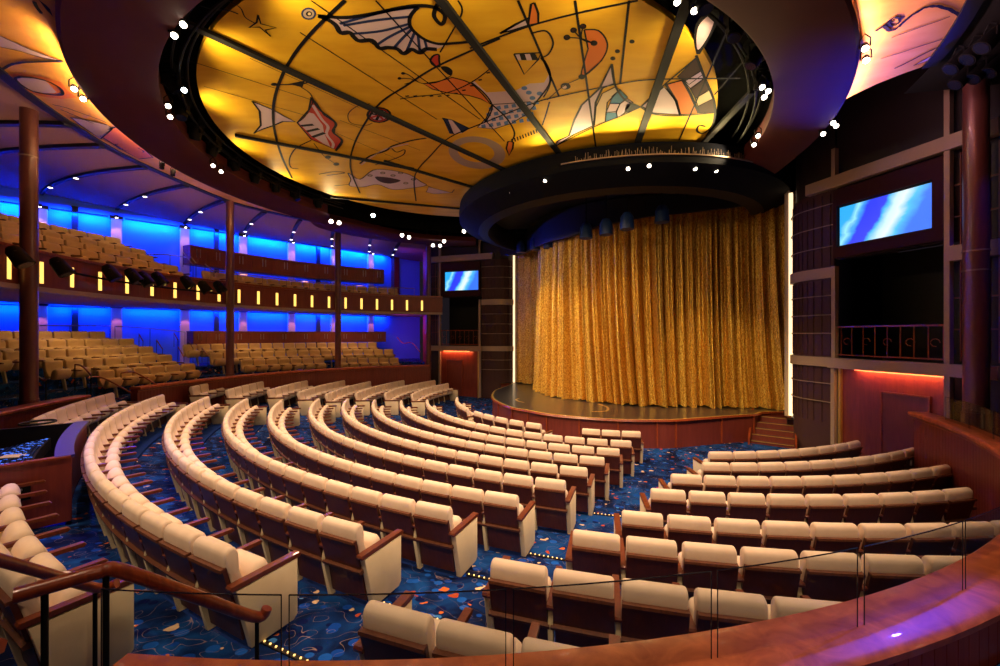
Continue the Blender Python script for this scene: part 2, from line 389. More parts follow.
# ------------------------------------------------------------------ seats
def seat_meshes():
    ms = {}
    back = [(.055, .43), (.01, .60), (-.012, .70), (-.04, .745), (-.045, .86), (-.028, .905), (.012, .925), (.052, .912), (.075, .865), (.085, .76), (.105, .66), (.145, .55), (.19, .46), (.15, .42)]
    m = MB(); m.loft(smooth_px(back, 2, True)[:-1], .496, .026); ms['backrest'] = m
    m = MB(); m.loft([(-.064, .765), (-.03, .772), (.055, .45), (.02, .445)], .505, 0); ms['back_panel'] = m
    m = MB(); m.loft([(-.080, .748), (-.080, .775), (-.03, .780), (-.02, .752)], .50, 0); ms['back_lip'] = m
    m = MB(); m.loft([(.0, .405), (-.012, .435), (.02, .452), (.07, .45), (.07, .405)], .55, 0); ms['back_rail'] = m
    m = MB(); m.loft([(.05, .41), (.075, .41), (.135, .07), (.11, .07)], .49, 0); ms['kick_panel'] = m
    m = MB(); m.loft(smooth_px([(.17, .40), (.20, .56), (.235, .645), (.29, .68), (.35, .665), (.385, .60), (.395, .52), (.37, .43), (.32, .38), (.22, .365)], 3, True)[:-1], .47, .06); ms['seat_cushion'] = m
    m = MB(); m.loft([(.0, .41), (.03, .58), (.34, .58), (.28, .46), (.09, .40), (.165, .0), (.095, .0)], .042, 0, -.2775); ms['standard'] = m
    m = MB(); m.loft([(-.02, .585), (-.03, .61), (-.02, .625), (.60, .625), (.62, .605), (.60, .585)], .062, .006, -.2775); ms['armrest'] = m
    for sd, x in (('l', -.287), ('r', .287)):
        m = MB(); m.loft([(.01, .57), (.60, .585), (.60, .04), (.56, .0), (.15, .0)], .075, .012, x); ms['side_panel_' + sd] = m
        m = MB(); m.loft([(-.03, .585), (-.04, .61), (-.03, .628), (.62, .628), (.645, .605), (.62, .585)], .078, .006, x); ms['armrest_' + sd] = m
    return ms
SM = seat_meshes(); SEATMAT = dict(backrest='cream_fabric', back_panel='seat_back_wood', back_rail='seat_rail_wood', back_lip='seat_rail_wood', kick_panel='seat_back_wood', seat_cushion='cream_fabric', standard='cream_paint', armrest='arm_wood',
    side_panel_l='cream_side', side_panel_r='cream_side', armrest_l='arm_wood', armrest_r='arm_wood')
SME = {k: m.mesh('theatre_' + k, SEATMAT[k], True) for k, m in SM.items()}
SMT = {}
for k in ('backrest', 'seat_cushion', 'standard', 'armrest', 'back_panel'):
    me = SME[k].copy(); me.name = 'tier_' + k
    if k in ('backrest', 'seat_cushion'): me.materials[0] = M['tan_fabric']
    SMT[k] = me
def seat_proto(name, keys, meshes):
    e = bpy.data.objects.new(name, None); C.objects.link(e); e.empty_display_size = .1
    for k in keys:
        o = bpy.data.objects.new(k.replace('_l', '').replace('_r', '') if k[-2:] in ('_l', '_r') else k, meshes[k]); C.objects.link(o); o.parent = e
    return e
MAIN = ['backrest', 'back_panel', 'back_lip', 'back_rail', 'kick_panel', 'seat_cushion']
PROTO = {}
def get_proto(kind, left, right):
    key = (kind, left, right); fresh = key not in PROTO
    if fresh:
        if kind == 'cream':
            keys = MAIN + (['side_panel_l', 'armrest_l'] if left else ['standard', 'armrest']) + (['side_panel_r', 'armrest_r'] if right else [])
            PROTO[key] = seat_proto('theatre_seat', keys, SME)
        else:
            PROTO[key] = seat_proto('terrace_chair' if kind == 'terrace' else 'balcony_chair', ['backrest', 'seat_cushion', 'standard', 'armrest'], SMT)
    return PROTO[key], fresh
def put_seat(kind, pos, centre, left, right, label, group):
    p, fresh = get_proto(kind, left, right)
    d = Vector((centre.x - pos.x, centre.y - pos.y)).normalized(); rz = math.atan2(d.y, d.x) - math.pi / 2
    if fresh: p.location = pos; p.rotation_euler = (0, 0, rz); o = p
    else: o = copy_tree(p, pos, rz)
    tag(o, label, 'seat', group); return o
PITCH = .555
def seat_row(key, t0, t1, n, what, group, Rr=None, ends=(True, True)):
    R0, h = ROWS[key]; R0 = Rr or R0
    st = (t1 - t0) / n
    for i in range(n):
        th = t0 + st * (i + .5); pos = PS(R0, th, -h - SEAT_H)
        # walking the row from its aisle end nearest the camera
        put_seat('cream', pos, S, i == 0 and ends[0], i == n - 1 and ends[1], what(i, n), group)
ordinal_from_stage = dict(J='front', I='second', H='third', G='fourth', F='fifth', E='sixth', D='seventh', C='eighth', B='ninth', A='tenth')
def lab_main(k):
    def f(i, n):
        j = n - i
        if j == 1: return f'cream aisle-end seat of the {ordinal_from_stage[k]} long curved row from the stage, beside the near aisle'
        return f'cream seat, {ORD[j]} from the near aisle in the {ordinal_from_stage[k]} long curved row from the stage'
    return f
main_rng = dict(A=(-24.4, 20.8), B=(-25.8, 22.4), C=(-26.5, 24.3), D=(-27.2, 26.6), E=(-31.1, 28.9), F=(-32.4, 30.2), G=(-32.6, 31.7), H=(-32.7, 33.8), I=(-35.6, 36.3))
for k, (a, b) in main_rng.items():
    n = round(ROWS[k][0] * R_(b - a) / PITCH)
    seat_row(k, a, b, n, lab_main(k), 'theatre seats of the long curved rows')
seat_row('J', -41, -17, 5, lambda i, n: f'cream seat, {ORD[i + 1]} from the far end of the short row turned beside the stage lip', 'theatre seats of the front row')
seat_row('J', -12.4, 15.2, 5, lambda i, n: f'cream seat, {ORD[i + 1]} from the left of the five in the middle of the front row', 'theatre seats of the front row')
seat_row('J', 25.4, 39.6, 3, lambda i, n: f'cream seat, {["leftmost", "middle", "rightmost"][i]} of the three at the aisle end of the front row', 'theatre seats of the front row')
rnames = dict(H='front', G='second', F='third', E='fourth', D='fifth', C='sixth', B='seventh', A='eighth')
right_rng = dict(H=(46.1, 74.6, 8), G=(42.5, 74.6, 10), F=(37.6, 67.3, 10), E=(35, 59.8, 9), D=(32.7, 55.2, 9), C=(30.4, 49, 8), B=(28.1, 41, 6), A=(26.2, 32.2, 3))
for k, (a, b, n) in right_rng.items():
    seat_row(k, a, b, n, (lambda k: lambda i, n: (f'cream aisle-end seat of the {rnames[k]} row from the stage in the right-hand block' if i == 0 else f'cream seat, {ORD[i + 1]} from the aisle, {rnames[k]} row from the stage, right-hand block'))(k), 'theatre seats of the right-hand block', Rr={'A': 15.96, 'B': 14.88, 'C': 13.82, 'D': 12.82}.get(k))
wing = dict(H=(-43.5, -72.1), G=(-42.3, -73.8), F=(-39.7, -66.6), E=(-36.2, -58.8), D=(-36.5, -55.8), C=(-35.2, -49.3), B=(-31.6, -42.6), A=(-31., -37.4))
for k, (b, a) in wing.items():
    n = max(3, round(ROWS[k][0] * R_(b - a) / PITCH))
    seat_row(k, a, b, n, (lambda k: lambda i, n: (f'cream aisle-end seat of the {rnames[k]} row from the stage in the far left block' if i == n - 1 else f'cream seat, {ORD[n - i]} from the aisle, {rnames[k]} row from the stage, far left block'))(k), 'theatre seats of the far left block', Rr={'H': 8.5, 'G': 9.6}.get(k))
seat_row('Z', -23.2, -9, 8, lambda i, n: f'cream seat, {ORD[n - i]} from the sound desk in the short row behind the desk', 'theatre seats behind the sound desk')
seat_row('Z', 4.9, 18.7, 7, lambda i, n: ('cream end seat with wooden armrest beside the near handrail at bottom left' if i == n - 1 else f'cream seat, {ORD[n - i]} from the near handrail in the row before the sound desk'), 'theatre seats of the row before the sound desk', Rr=16.92, ends=(False, True))

# plinth strips and vents under the long rows
for k in 'ABCDE':
    a, b = main_rng[k]; R0, h = ROWS[k]; z = -h - SEAT_H
    mb = MB(); mb.sweep([[PS(R0 - .50, t, z - .2), PS(R0 - .50, t, z - .002), PS(R0 + .17, t, z - .002), PS(R0 + .17, t, z - .2)] for t in frange(a - .1, b + .1, 60)])
    pl = Thing('row_plinth', PS(R0, (a + b) / 2, z), f'blue carpeted plinth under the {ordinal_from_stage[k]} long curved row of seats', 'plinth', 'plinths under the seat rows')
    pl.part('riser', mb, 'plinth_carpet')
    n = round(R0 * R_(b - a) / PITCH); st = (b - a) / n
    for i in range(n - 1, max(n - 9, 0), -2):
        th = a + st * (i + .1); c = PS(R0 + .13, th, z + .006); d = (PS(R0, th + 1) - PS(R0, th - 1)).normalized()
        mb = MB(); mb.box(c, (.20, .07, .012), d, d.cross(UZ), UZ); pl.part('vent', mb, 'vent_metal')

# aisle light strips on the steps
for k, a, b in (('A', 20.9, 26.0), ('B', 22.6, 27.9), ('C', 24.6, 30.0), ('D', 26.9, 32.2), ('E', 29.2, 34.4), ('F', 30.5, 37)):
    R0 = ROWS[k][0] - .25; z = floor_z(R0) - EYE + .012
    st = Thing('aisle_light_strip', PS(R0, (a + b) / 2, z), f'dotted golden light strip on the aisle step level with the {ordinal_from_stage[k]} long row', 'light strip', 'light strips on the aisle steps')
    mb = MB(); mb.sweep([[PS(R0 - .02, t, z - .012), PS(R0 - .02, t, z + .006), PS(R0 + .02, t, z + .006), PS(R0 + .02, t, z - .012)] for t in frange(a, b, 10)]); st.part('nosing', mb, 'step_black')
    mb = MB()
    for t in frange(a + .15, b - .15, 17): mb.box(PS(R0, t, z + .010), (.015, .015, .010))
    st.part('lamp_chain', mb, 'led_glow')

# ------------------------------------------------------------------ terrace and balcony seats
COLXY = []
for x_, r_ in ((29, 10.85), (230, 10.85), (338, 10.85)):
    p_ = cyl(x_, 400, r_)[0]; COLXY.append(Vector((p_.x, p_.y)))
def tier_row(kind, r, a0, a1, h, label, group, slope=None):
    n = max(2, round(r * R_(a1 - a0) / .56)); st = (a1 - a0) / n
    for i in range(n):
        a = a0 + st * (i + .5); pp = PC(r - .3, a)
        if any((Vector((pp.x, pp.y)) - c).length < .52 for c in COLXY): continue
        hh = h + (slope(a) if slope else 0)
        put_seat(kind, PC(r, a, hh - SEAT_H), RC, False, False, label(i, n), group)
tn = ['lowest', 'second', 'third', 'fourth', 'top']
for j, (r, a0, a1, h) in enumerate([(11.5, -61.3, -44.2, -1.13), (12.4, -60.2, -40.8, -.79), (13.25, -59.6, -27.5, -.48), (14.15, -59.2, -30, -.18), (15.0, -57.4, -32, .1)]):
    tier_row('terrace', r, a0, a1, h, (lambda j: lambda i, n: f'tan terrace seat, {ORD[i + 1]} from the stairs in the {tn[j]} row beside the big left column')(j), 'terrace seats under the balcony, near block')
tn2 = ['lowest', 'middle', 'top']
for j, (r, a0, a1, h) in enumerate([(11.6, -109.2, -70.5, -1.11), (12.5, -108.5, -67, -.81), (13.3, -105, -64.5, -.44)]):
    tier_row('terrace', r, a0, a1, h, (lambda j: lambda i, n: f'tan terrace seat, {ORD[i + 1]} from the stage end, {tn2[j]} row below the lower cabinets')(j), 'terrace seats under the balcony, stage side block', sl if j == 0 else (lambda a: .3 * sl(a)))
bn = ['front', 'second', 'third', 'top']
for j, (r, a0, a1, h) in enumerate([(11.85, -59.3, -30, 2.585), (12.75, -58.2, -32, 2.97), (13.65, -59.6, -34, 3.32), (14.5, -58.2, -36, 3.74)]):
    tier_row('balcony', r, a0, a1, h, (lambda j: lambda i, n: f'tan balcony seat, {ORD[i + 1]} from the balcony stairs in the {bn[j]} row of the rising block')(j), 'balcony seats of the rising block')
tier_row('balcony', 11.8, -109, -63.5, 2.55, lambda i, n: f'tan balcony seat, {ORD[i + 1]} from the stage end of the row below the upper cabinets', 'balcony seats of the front row')

# ------------------------------------------------------------------ left hull wall with windows bays, piers and blue lamps
VP = [-24.7, -22.35, -20.0, -17.65, -15.43, -13.05, -10.65, -8.33, -5.98, -3.68]
mb = MB(); mb.box(W(-15.15, -13, .4), (.3, 26, 13), U3, V3); struct('wall_left', mb, 'hull_wash_tint', 'long side wall washed in blue light')
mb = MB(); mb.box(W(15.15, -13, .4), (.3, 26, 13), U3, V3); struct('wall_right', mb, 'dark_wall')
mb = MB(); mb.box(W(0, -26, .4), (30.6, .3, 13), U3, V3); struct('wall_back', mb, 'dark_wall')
place = ['farthest from the stage', 'eighth from the stage', 'seventh from the stage', 'sixth from the stage', 'fifth from the stage', 'fourth from the stage', 'third from the stage', 'second from the stage', 'nearest the stage']
for i, v in enumerate(VP[1:]):
    for lev, h0, h1 in (('balcony', 2.4, 5.0), ('terrace', -1.4, 1.12)):
        t = Thing('wall_pier', W(-14.9, v, h0), f'pale pier on the blue side wall above the {lev}, {place[i]}', 'pier', f'piers along the {lev} wall')
        mb = MB(); mb.box(W(-14.9, v, (h0 + h1) / 2), (.24, .36, h1 - h0), U3, V3); t.part('shaft', mb, 'pier_paint')
        mb = MB(); mb.box(W(-14.88, v, h1 + .06), (.30, .42, .12), U3, V3); t.part('cap', mb, 'mullion')
for i, v in enumerate([-21.7, -16.7, -11.78, -6.87]):
    for lev, h0, h1 in (('balcony', 2.4, 5.3), ('terrace', -1.4, 1.12)):
        mb = MB(); mb.box(W(-14.92, v, (h0 + h1) / 2), (.2, .19, h1 - h0), U3, V3)
        single('wall_post', mb, 'mullion', f'dark narrow post on the blue side wall above the {lev}, {["farthest from", "third from", "second from", "nearest to"][i]} the stage', 'post', f'dark posts along the {lev} wall')
for i in range(len(VP)):
    v0 = VP[i]; v1 = VP[i + 1] if i + 1 < len(VP) else -2.4
    if v1 < -23: continue
    L = v1 - v0 - .55
    for h, e in ((4.98, 1), (1.06, .33)):
        o = lamp('bay_wash', 'AREA', W(-14.72, (v0 + v1) / 2, h), None, 220 * e * L / 1.8, (.0, .05, 1), L, .05)
        z = (-U3 * -1 + UZ * .75).normalized()      # light leaves along -z: towards the wall and down
        x = V3.normalized(); y = z.cross(x).normalized()
        o.rotation_euler = Matrix((x, y, z)).transposed().to_euler()
        t = Thing('light_trough', W(-14.72, (v0 + v1) / 2, h + .05), f'blue light trough over the wall bay {"above the balcony" if h > 3 else "under the balcony"}, bay {place[min(i, 8)]}', 'light trough', 'blue light troughs')
        mb = MB(); mb.box(W(-14.70, (v0 + v1) / 2, h + .06), (.10, L, .04), U3, V3); t.part('housing', mb, 'mullion')
for i, v in enumerate(VP[3:]):      # pier downlights
    lamp('pier_light', 'SPOT', W(-14.45, v, 5.0), W(-14.8, v, 3.2), 70, (1, .5, .42), .03, spot=70, blend=.6)
    lamp('pier_light', 'SPOT', W(-14.45, v, 1.0), W(-14.8, v, -.6), 14, (1, .3, .75), .03, spot=70, blend=.6)
    t = Thing('pier_spotlight', W(-14.5, v, 5.0), f'small bright spotlight on top of the balcony pier, {place[i + 2]}', 'spotlight', 'spotlights over the balcony piers')
    mb = MB(); mb.tube([W(-14.5, v, 5.10), W(-14.5, v, 5.0)], .06, 10); t.part('can', mb, 'black_metal')
    mb = MB(); mb.tube([W(-14.5, v, 5.0), W(-14.5, v, 4.985)], .045, 10); t.part('lens', mb, 'lens_warm')

# ------------------------------------------------------------------ balcony
A = frange(-121, 5, 84)
mb = MB()
mb.grid([[PC(11.0, a, 1.13) for a in A], [PC(min(17, hull_r(a)), a, 1.16) for a in A]]); struct('ceiling_under_balcony', mb, 'white_ceiling', 'flat soffit under the balcony')
steps = [(11.1, 12.1, 1.655), (12.1, 13.0, 2.04), (13.0, 13.9, 2.39), (13.9, 30, 2.81)]
terrace('floor_balcony', steps, -63, 5, None, 1.2)
terrace('floor_balcony_stage_side', [(11.1, 12.3, 1.62), (12.3, 30, 1.95)], -121, -63, None, 1.2)
t = Thing('balcony_parapet', PC(11, -60, 1.1), 'curved wooden balcony front with tall yellow lamps set in it', 'balcony front')
mb = MB(); mb.sweep([[PC(11.0, a, 1.16), PC(11.0, a, 2.06), PC(11.14, a, 2.06), PC(11.14, a, 1.16)] for a in A]); t.part('panel', mb, 'wall_wood')
mb = MB(); mb.sweep([[PC(10.93, a, 2.05), PC(10.93, a, 2.12), PC(11.2, a, 2.12), PC(11.2, a, 2.05)] for a in A]); t.part('coping', mb, 'mahogany')
mb = MB(); mb.sweep([[PC(10.94, a, 1.08), PC(10.94, a, 1.20), PC(11.2, a, 1.20), PC(11.2, a, 1.08)] for a in A]); t.part('lower_trim', mb, 'beam_paint')
for n, (h, rad) in enumerate(((2.52, .018),)):
    mb = MB(); mb.tube([PC(11.1, a, h) for a in frange(-113, -63, 40)], rad, 8)
    for a in frange(-113, -63, 9): mb.tube([PC(11.1, a, 2.1), PC(11.1, a, h)], .014, 8)
    t.part('top_rail', mb, 'bronze')
lx = [9, 41.5, 72, 100, 127, 152, 175, 198, 219, 239, 258.4, 277, 295, 312, 329, 345.6, 361.5, 377, 392, 407, 422]
for i, x in enumerate(lx):
    _, a, _ = cyl(x, 300, 10.98); p = PC(10.99, a, 1.57); d = (PC(10.99, a + 1) - PC(10.99, a - 1)).normalized()
    t = Thing('fascia_lamp', PC(10.99, a, 1.3), f'tall slim yellow lamp on the balcony front, {ORD[i + 1]} counted from the far left', 'lamp', 'yellow lamps on the balcony front')
    mb = MB(); mb.box(p, (.105, .03, .55), d, d.cross(UZ), UZ); t.part('diffuser', mb, 'fascia_glow')
    mb = MB(); mb.box(p + d.cross(UZ) * 0, (.13, .012, .575), d, d.cross(UZ), UZ); t.part('back_plate', mb, 'bronze')

# cabinets behind the seats (terrace and balcony)
def cabinets(r, h0, h1, xs, lev, y):
    angs = [cyl(x, y, r)[1] for x in xs]
    for i, (a0, a1) in enumerate(zip(angs, angs[1:])):
        t = Thing('cabinet', PC(r + .2, (a0 + a1) / 2, h0), f'dark red wooden cabinet with twin upright handles, {ORD[i + 1]} from the left along the {lev}', 'cabinet', f'cabinets along the {lev}')
        am = (a0 + a1) / 2; d = (PC(r, a1) - PC(r, a0)); L = d.length; d.normalize(); q = d.cross(UZ)
        if q.dot(PC(5, am) - PC(r, am)) < 0: q = -q
        c = PC(r, am, 0); zz = (h0 + h1) / 2
        mb = MB(); mb.box(c - q * .25 + UZ * zz, (L - .004, .5, h1 - h0), d, q, UZ); t.part('body', mb, 'door_wood')
        mb = MB(); mb.box(c - q * .23 + UZ * (h1 + .02), (L, .56, .04), d, q, UZ); t.part('worktop', mb, 'mahogany')
        for sgn in (-1, 1):
            mb = MB(); mb.box(c + d * sgn * L / 4 + q * .01 + UZ * (zz - .01), (L / 2 - .02, .02, h1 - h0 - .05), d, q, UZ); dr = t.part('door', mb, 'wall_wood')
            hh = c + d * (sgn * .07) + q * .035
            mb = MB(); mb.tube([hh + UZ * (h1 - .09), hh + UZ * (h1 - .45 * (h1 - h0) - .1)], .014, 8); t.part('handle', mb, 'steel', parent=dr)
cabinets(13.85, -.47, .09, [193, 206, 228, 250.5, 273, 295, 316, 335.5, 354.5, 373, 386], 'terrace', 335)
cabinets(13.1, 2.95, 3.72, [190, 206, 229, 252.5, 275, 296, 316, 336, 355, 373.5, 384], 'balcony', 260)

# ------------------------------------------------------------------ columns
for x, rad, r, lab in ((29, .16, 10.85, 'tall dark red round column at the far left, widest in view'), (230, .145, 10.85, 'tall round column in front of the balcony, second from the left'), (338, .145, 10.85, 'tall slim round column at the middle of the balcony'),
                       (428.5, .14, 11.3, 'tall slim round column at the stage end of the balcony'), (976, .19, 11.4, 'tall round column lit blue at its edge, at the far right')):
    p, a, _ = cyl(x, 400, r)
    if x > 900: p = Vector((9.75, 8.5, 0))
    t = Thing('column', Vector((p.x, p.y, EYE - 2.9)), lab, 'column')
    q = Vector((p.x, p.y, 0))
    mb = MB(); mb.tube([q + UZ * (EYE - 2.9), q + UZ * (EYE + 5.6)], rad, 28); t.part('shaft', mb, 'column_paint', smooth=True)
    mb = MB(); mb.tube([q + UZ * (EYE - 2.0), q + UZ * (EYE - 1.6)], rad * 1.12, 28); t.part('base_collar', mb, 'column_paint', smooth=True)
    if x in (29, 976):
        mb = MB()
        for hh in ((4.30, 4.36) if x == 29 else (1.55, 1.62, 1.95, 2.02)):
            pass
        for hh in ((4.33,) if x == 29 else (1.3, 1.7)): mb.tube([q + UZ * (EYE + hh - .015), q + UZ * (EYE + hh + .015)], rad * 1.08, 28)
        t.part('clamp_ring', mb, 'bronze', smooth=True)

# ------------------------------------------------------------------ ceilings
mb = MB(); mb.box(W(0, -8, 6.9), (31, 38, .2), U3, V3); struct('ceiling', mb, 'ceiling_black', 'black void above the hanging ceiling pieces')
# red wooden ring: tables angle -> inner radius, outer radius
def ring_piece(name, tab, h_out, h_in, thick, label, cat='ceiling ring', matn='ring_wood', c=RC2):
    A = frange(tab[0][0], tab[-1][0], int((tab[-1][0] - tab[0][0]) / 1.5)); secs = []
    for a in A:
        ri, ro = interp(tab, a)
        secs.append([PC(ri, a, h_in, c), PC(ri + .04, a, h_in - .02, c), PC(ro - .05, a, h_out - .02, c), PC(ro, a, h_out + .02, c), PC(ro, a, h_out + thick, c), PC(ri, a, h_in + thick, c)])
    mb = MB(); mb.sweep(secs); return single(name, mb, matn, label, cat, smooth=True, loc=PC(8, 0, 4.9, c))
ring_piece('ceiling_ring', [(-81, 8.45, 8.88), (-79, 8.0, 8.88), (-76, 7.62, 8.88), (-60, 7.6, 8.88), (110, 7.6, 8.88), (128, 7.62, 8.9), (136, 7.9, 9.0), (143, 8.9, 9.1)], 4.83, 4.95, .34, 'huge dark red wooden ring hanging around the painted ceiling')
ring_piece('ceiling_fascia', [(-131, 9.5, 10.75), (-113, 9.25, 10.65), (-99, 8.6, 10.5), (-89, 8.25, 10.2), (-84, 8.15, 9.9), (-80, 8.1, 9.2), (-77, 8.3, 8.7)], 4.9, 4.92, .22, 'thin red wooden fascia continuing the ceiling ring towards the stage side', 'ceiling fascia', c=RC)
# black slot behind the ring: drum wall and top
mb = MB(); mb.grid([[PC(7.75, a, 4.98, RC2) for a in frange(-180, 180, 120)], [PC(7.75, a, 6.4, RC2) for a in frange(-180, 180, 120)]])
mb.grid([[PC(7.75, a, 5.9, RC2) for a in frange(-180, 180, 120)], [PC(6.4, a, 5.9, RC) for a in frange(-180, 180, 120)]])
struct('ceiling_slot', mb, 'slot_black', 'black lighting slot between ring and painted ceiling')

# painted annulus outside the ring, and pale coffered ceiling beyond
EDGE = [(-125, 10.8, 5.0), (-112, 10.8, 5.1), (-100, 10.8, 5.3), (-85, 10.8, 5.42), (-66.6, 10.8, 5.36), (-59.4, 10.75, 5.45), (-51.5, 10.65, 5.5), (-42.3, 10.5, 5.48), (-33.6, 10.3, 5.46), (-19.7, 10.15, 5.44), (60, 10.2, 5.4), (98, 10.3, 5.35), (107, 10.3, 5.3), (118, 10.3, 5.3)]
def ann(t, a):   # t 0 at the ring, 1 at the black edge
    re, he = interp(EDGE, a); p = PC(8.75, a, 4.98, RC2); q = PC(re, a, he)
    return p.lerp(q, t) + UZ * (.06 * math.sin(math.pi * t))
mb = MB(); AA = frange(-80, 112, 128); mb.grid([[ann(t, a) for a in AA] for t in (0, .25, .5, .75, 1)])
annmb = mb
def ann_px(x, y, dz):
    # place a painted point on the annulus surface seen at that pixel (march along the ray)
    d = Vector(((x - 500) / F, 1.0, (YH - y) / F)); best = None
    for s in [i * .02 for i in range(150, 1200)]:
        p = d * s; q = Vector((p.x, p.y)) - RC; a = math.degrees(math.atan2(q.dot(U), -q.dot(V)))
        p0 = ann(0, a); p1 = ann(1, a); e = v3(p1) - v3(p0); t = ((Vector((p.x, p.y, 0)) - v3(p0)).dot(e)) / e.length_squared
        if t < -.15 or t > 1.15: continue
        if EYE + p.z >= ann(t, a).z: best = ann(t, a); break
    return (best - UZ * dz) if best else None
ANNM = ['annulus_yellow', 'p_black', 'p_pale', 'p_orange']
def ribbon(mb, pts, w, dz=0):
    pts = [p for p in pts if p is not None]; L, Rr = [], []
    for i, p in enumerate(pts):
        d = pts[min(i + 1, len(pts) - 1)] - pts[max(i - 1, 0)]; d.z = 0; n = d.normalized().cross(UZ); ww = w[i] if isinstance(w, list) else w
        L.append(p + n * ww / 2); Rr.append(p - n * ww / 2)
    mb.grid([L, Rr])
def fill(mb, pts):
    pts = [p for p in pts if p is not None]
    if len(pts) < 3: return
    bm = bmesh.new(); vs = [bm.verts.new(p) for p in pts]
    try: f = bm.faces.new(vs)
    except ValueError: bm.free(); return
    f.normal_update()
    r = bmesh.ops.triangulate(bm, faces=[f], ngon_method='EAR_CLIP'); bm.verts.index_update()
    mb.add([v.co.copy() for v in bm.verts], [tuple(v.index for v in ff.verts) for ff in bm.faces]); bm.free()
def apaint(col, px, outline=.05, dz=.012):
    annmb.cur = ANNM.index(col); fill(annmb, [ann_px(x, y, dz) for x, y in px])
    if outline: annmb.cur = 1; ribbon(annmb, [ann_px(x, y, dz + .006) for x, y in px + [px[0]]], outline)
def aline(px, w): annmb.cur = 1; ribbon(annmb, [ann_px(x, y, .018) for x, y in smooth_px(px)], w)
apaint('p_pale', [(-8, 31), (0, 34), (25, 45), (50, 55), (62, 59), (40, 55), (20, 49), (-8, 43)], .02)
aline([(0, 70), (8, 64), (18, 61), (40, 59), (62, 59)], .05)
apaint('p_orange', [(8, 73), (22, 72), (45, 75), (60, 80), (66, 88), (75, 95), (60, 97), (40, 95), (20, 88)], .0)
apaint('p_pale', smooth_px([(15, 77), (22, 75), (36, 76), (50, 80), (60, 87), (60, 92), (48, 92), (34, 90), (22, 84)], 4, True), .05, .02)
for x, y in ((26, 77), (36, 78), (46, 81), (54, 86), (50, 91), (38, 89), (28, 85)): aline([(38 + (x - 38) * .75, 84 + (y - 84) * .75), (x, y)], .025)
apaint('p_pale', [(70, 116), (85, 118), (105, 122), (110, 126), (100, 138), (90, 131), (80, 124)], .03)
aline([(52, 103), (65, 106), (80, 111), (95, 116), (105, 120)], .03); aline([(60, 108), (72, 113), (86, 119), (100, 124)], .03)
apaint('p_orange', [(100, 135), (104, 128), (113, 124), (125, 133), (140, 145), (150, 155), (138, 158), (120, 148)], .04)
aline([(114, 143), (122, 142), (134, 145), (141, 149), (136, 151), (124, 149), (114, 143)], .035); aline([(120, 142), (134, 151)], .025); aline([(118, 148), (138, 145)], .025)
apaint('p_black', [(38, -2), (46, 4), (50, 8), (53, 16), (47, 9)], 0); aline([(34, 0), (37, 6), (42, 12)], .05)
aline([(872, 22), (880, 18), (888, 23), (896, 20), (905, 12), (915, 6), (925, 1)], .05); aline([(878, 19), (890, 10), (897, 11), (896, 16), (888, 18), (886, 15), (892, 13)], .035)
aline([(915, 6), (928, 1), (945, 4), (958, 12), (968, 20)], .05)
aline([(890, 30), (950, 14)], .02); aline([(880, 52), (960, 33)], .02); aline([(895, 64), (960, 36)], .03)
apaint('p_pale', [(914, 63), (948, 46), (948, 52), (935, 58)], .02)
single('painted_ceiling_border', annmb, ANNM, 'orange-yellow painted ceiling border with swirling figures outside the red ring', 'painted ceiling', smooth=True, loc=PC(9.5, 0, 5.3))
mb = MB(); BB = [a for a in frange(-122, 112, 156)]
mb.sweep([[PC(interp(EDGE, a)[0] - .06, a, interp(EDGE, a)[1] - .05), PC(interp(EDGE, a)[0] + .16, a, interp(EDGE, a)[1] - .05), PC(interp(EDGE, a)[0] + .16, a, interp(EDGE, a)[1] + .2), PC(interp(EDGE, a)[0] - .06, a, interp(EDGE, a)[1] + .2)] for a in BB])
struct('trim_1', mb, 'black', 'black edge band between painted border and pale ceiling')
HULLH = [(-30, 5.8), (-18.7, 5.7), (-15.6, 5.5), (-13.2, 5.3), (-10.7, 5.12), (-8, 5.06), (0, 5.02)]
def outer(a):
    r = min(hull_r(a), 22); p = PC(r, a); v = (Vector((p.x, p.y)) - S).dot(V)
    return Vector((p.x, p.y, EYE + interp(HULLH, v)[0]))
def pale(t, a):
    re, he = interp(EDGE, a); q = PC(re + .1, a, he); o = outer(a); p = q.lerp(o, t)
    p.z = o.z + (q.z - o.z) * (1 - t) ** 1.5; return p
mb = MB(); mb.grid([[pale(t, a) for a in frange(-126, -4, 122)] for t in frange(0, 1, 12)]); struct('ceiling_pale', mb, 'white_ceiling', 'pale vaulted ceiling over the balcony', smooth=True)
mb = MB(); mb.grid([[pale(t, a) for a in frange(0, 118, 80)] for t in frange(0, 1, 6)]); struct('ceiling_near', mb, 'ceiling_black')
beams = [(-33, -22.4), (-40, -20), (-48.5, -17.65), (-57, -15.43), (-65, -13.05), (-74, -10.65), (-82.5, -8.33), (-91, -5.98), (-101, -3.68), (-109, -2.2)]
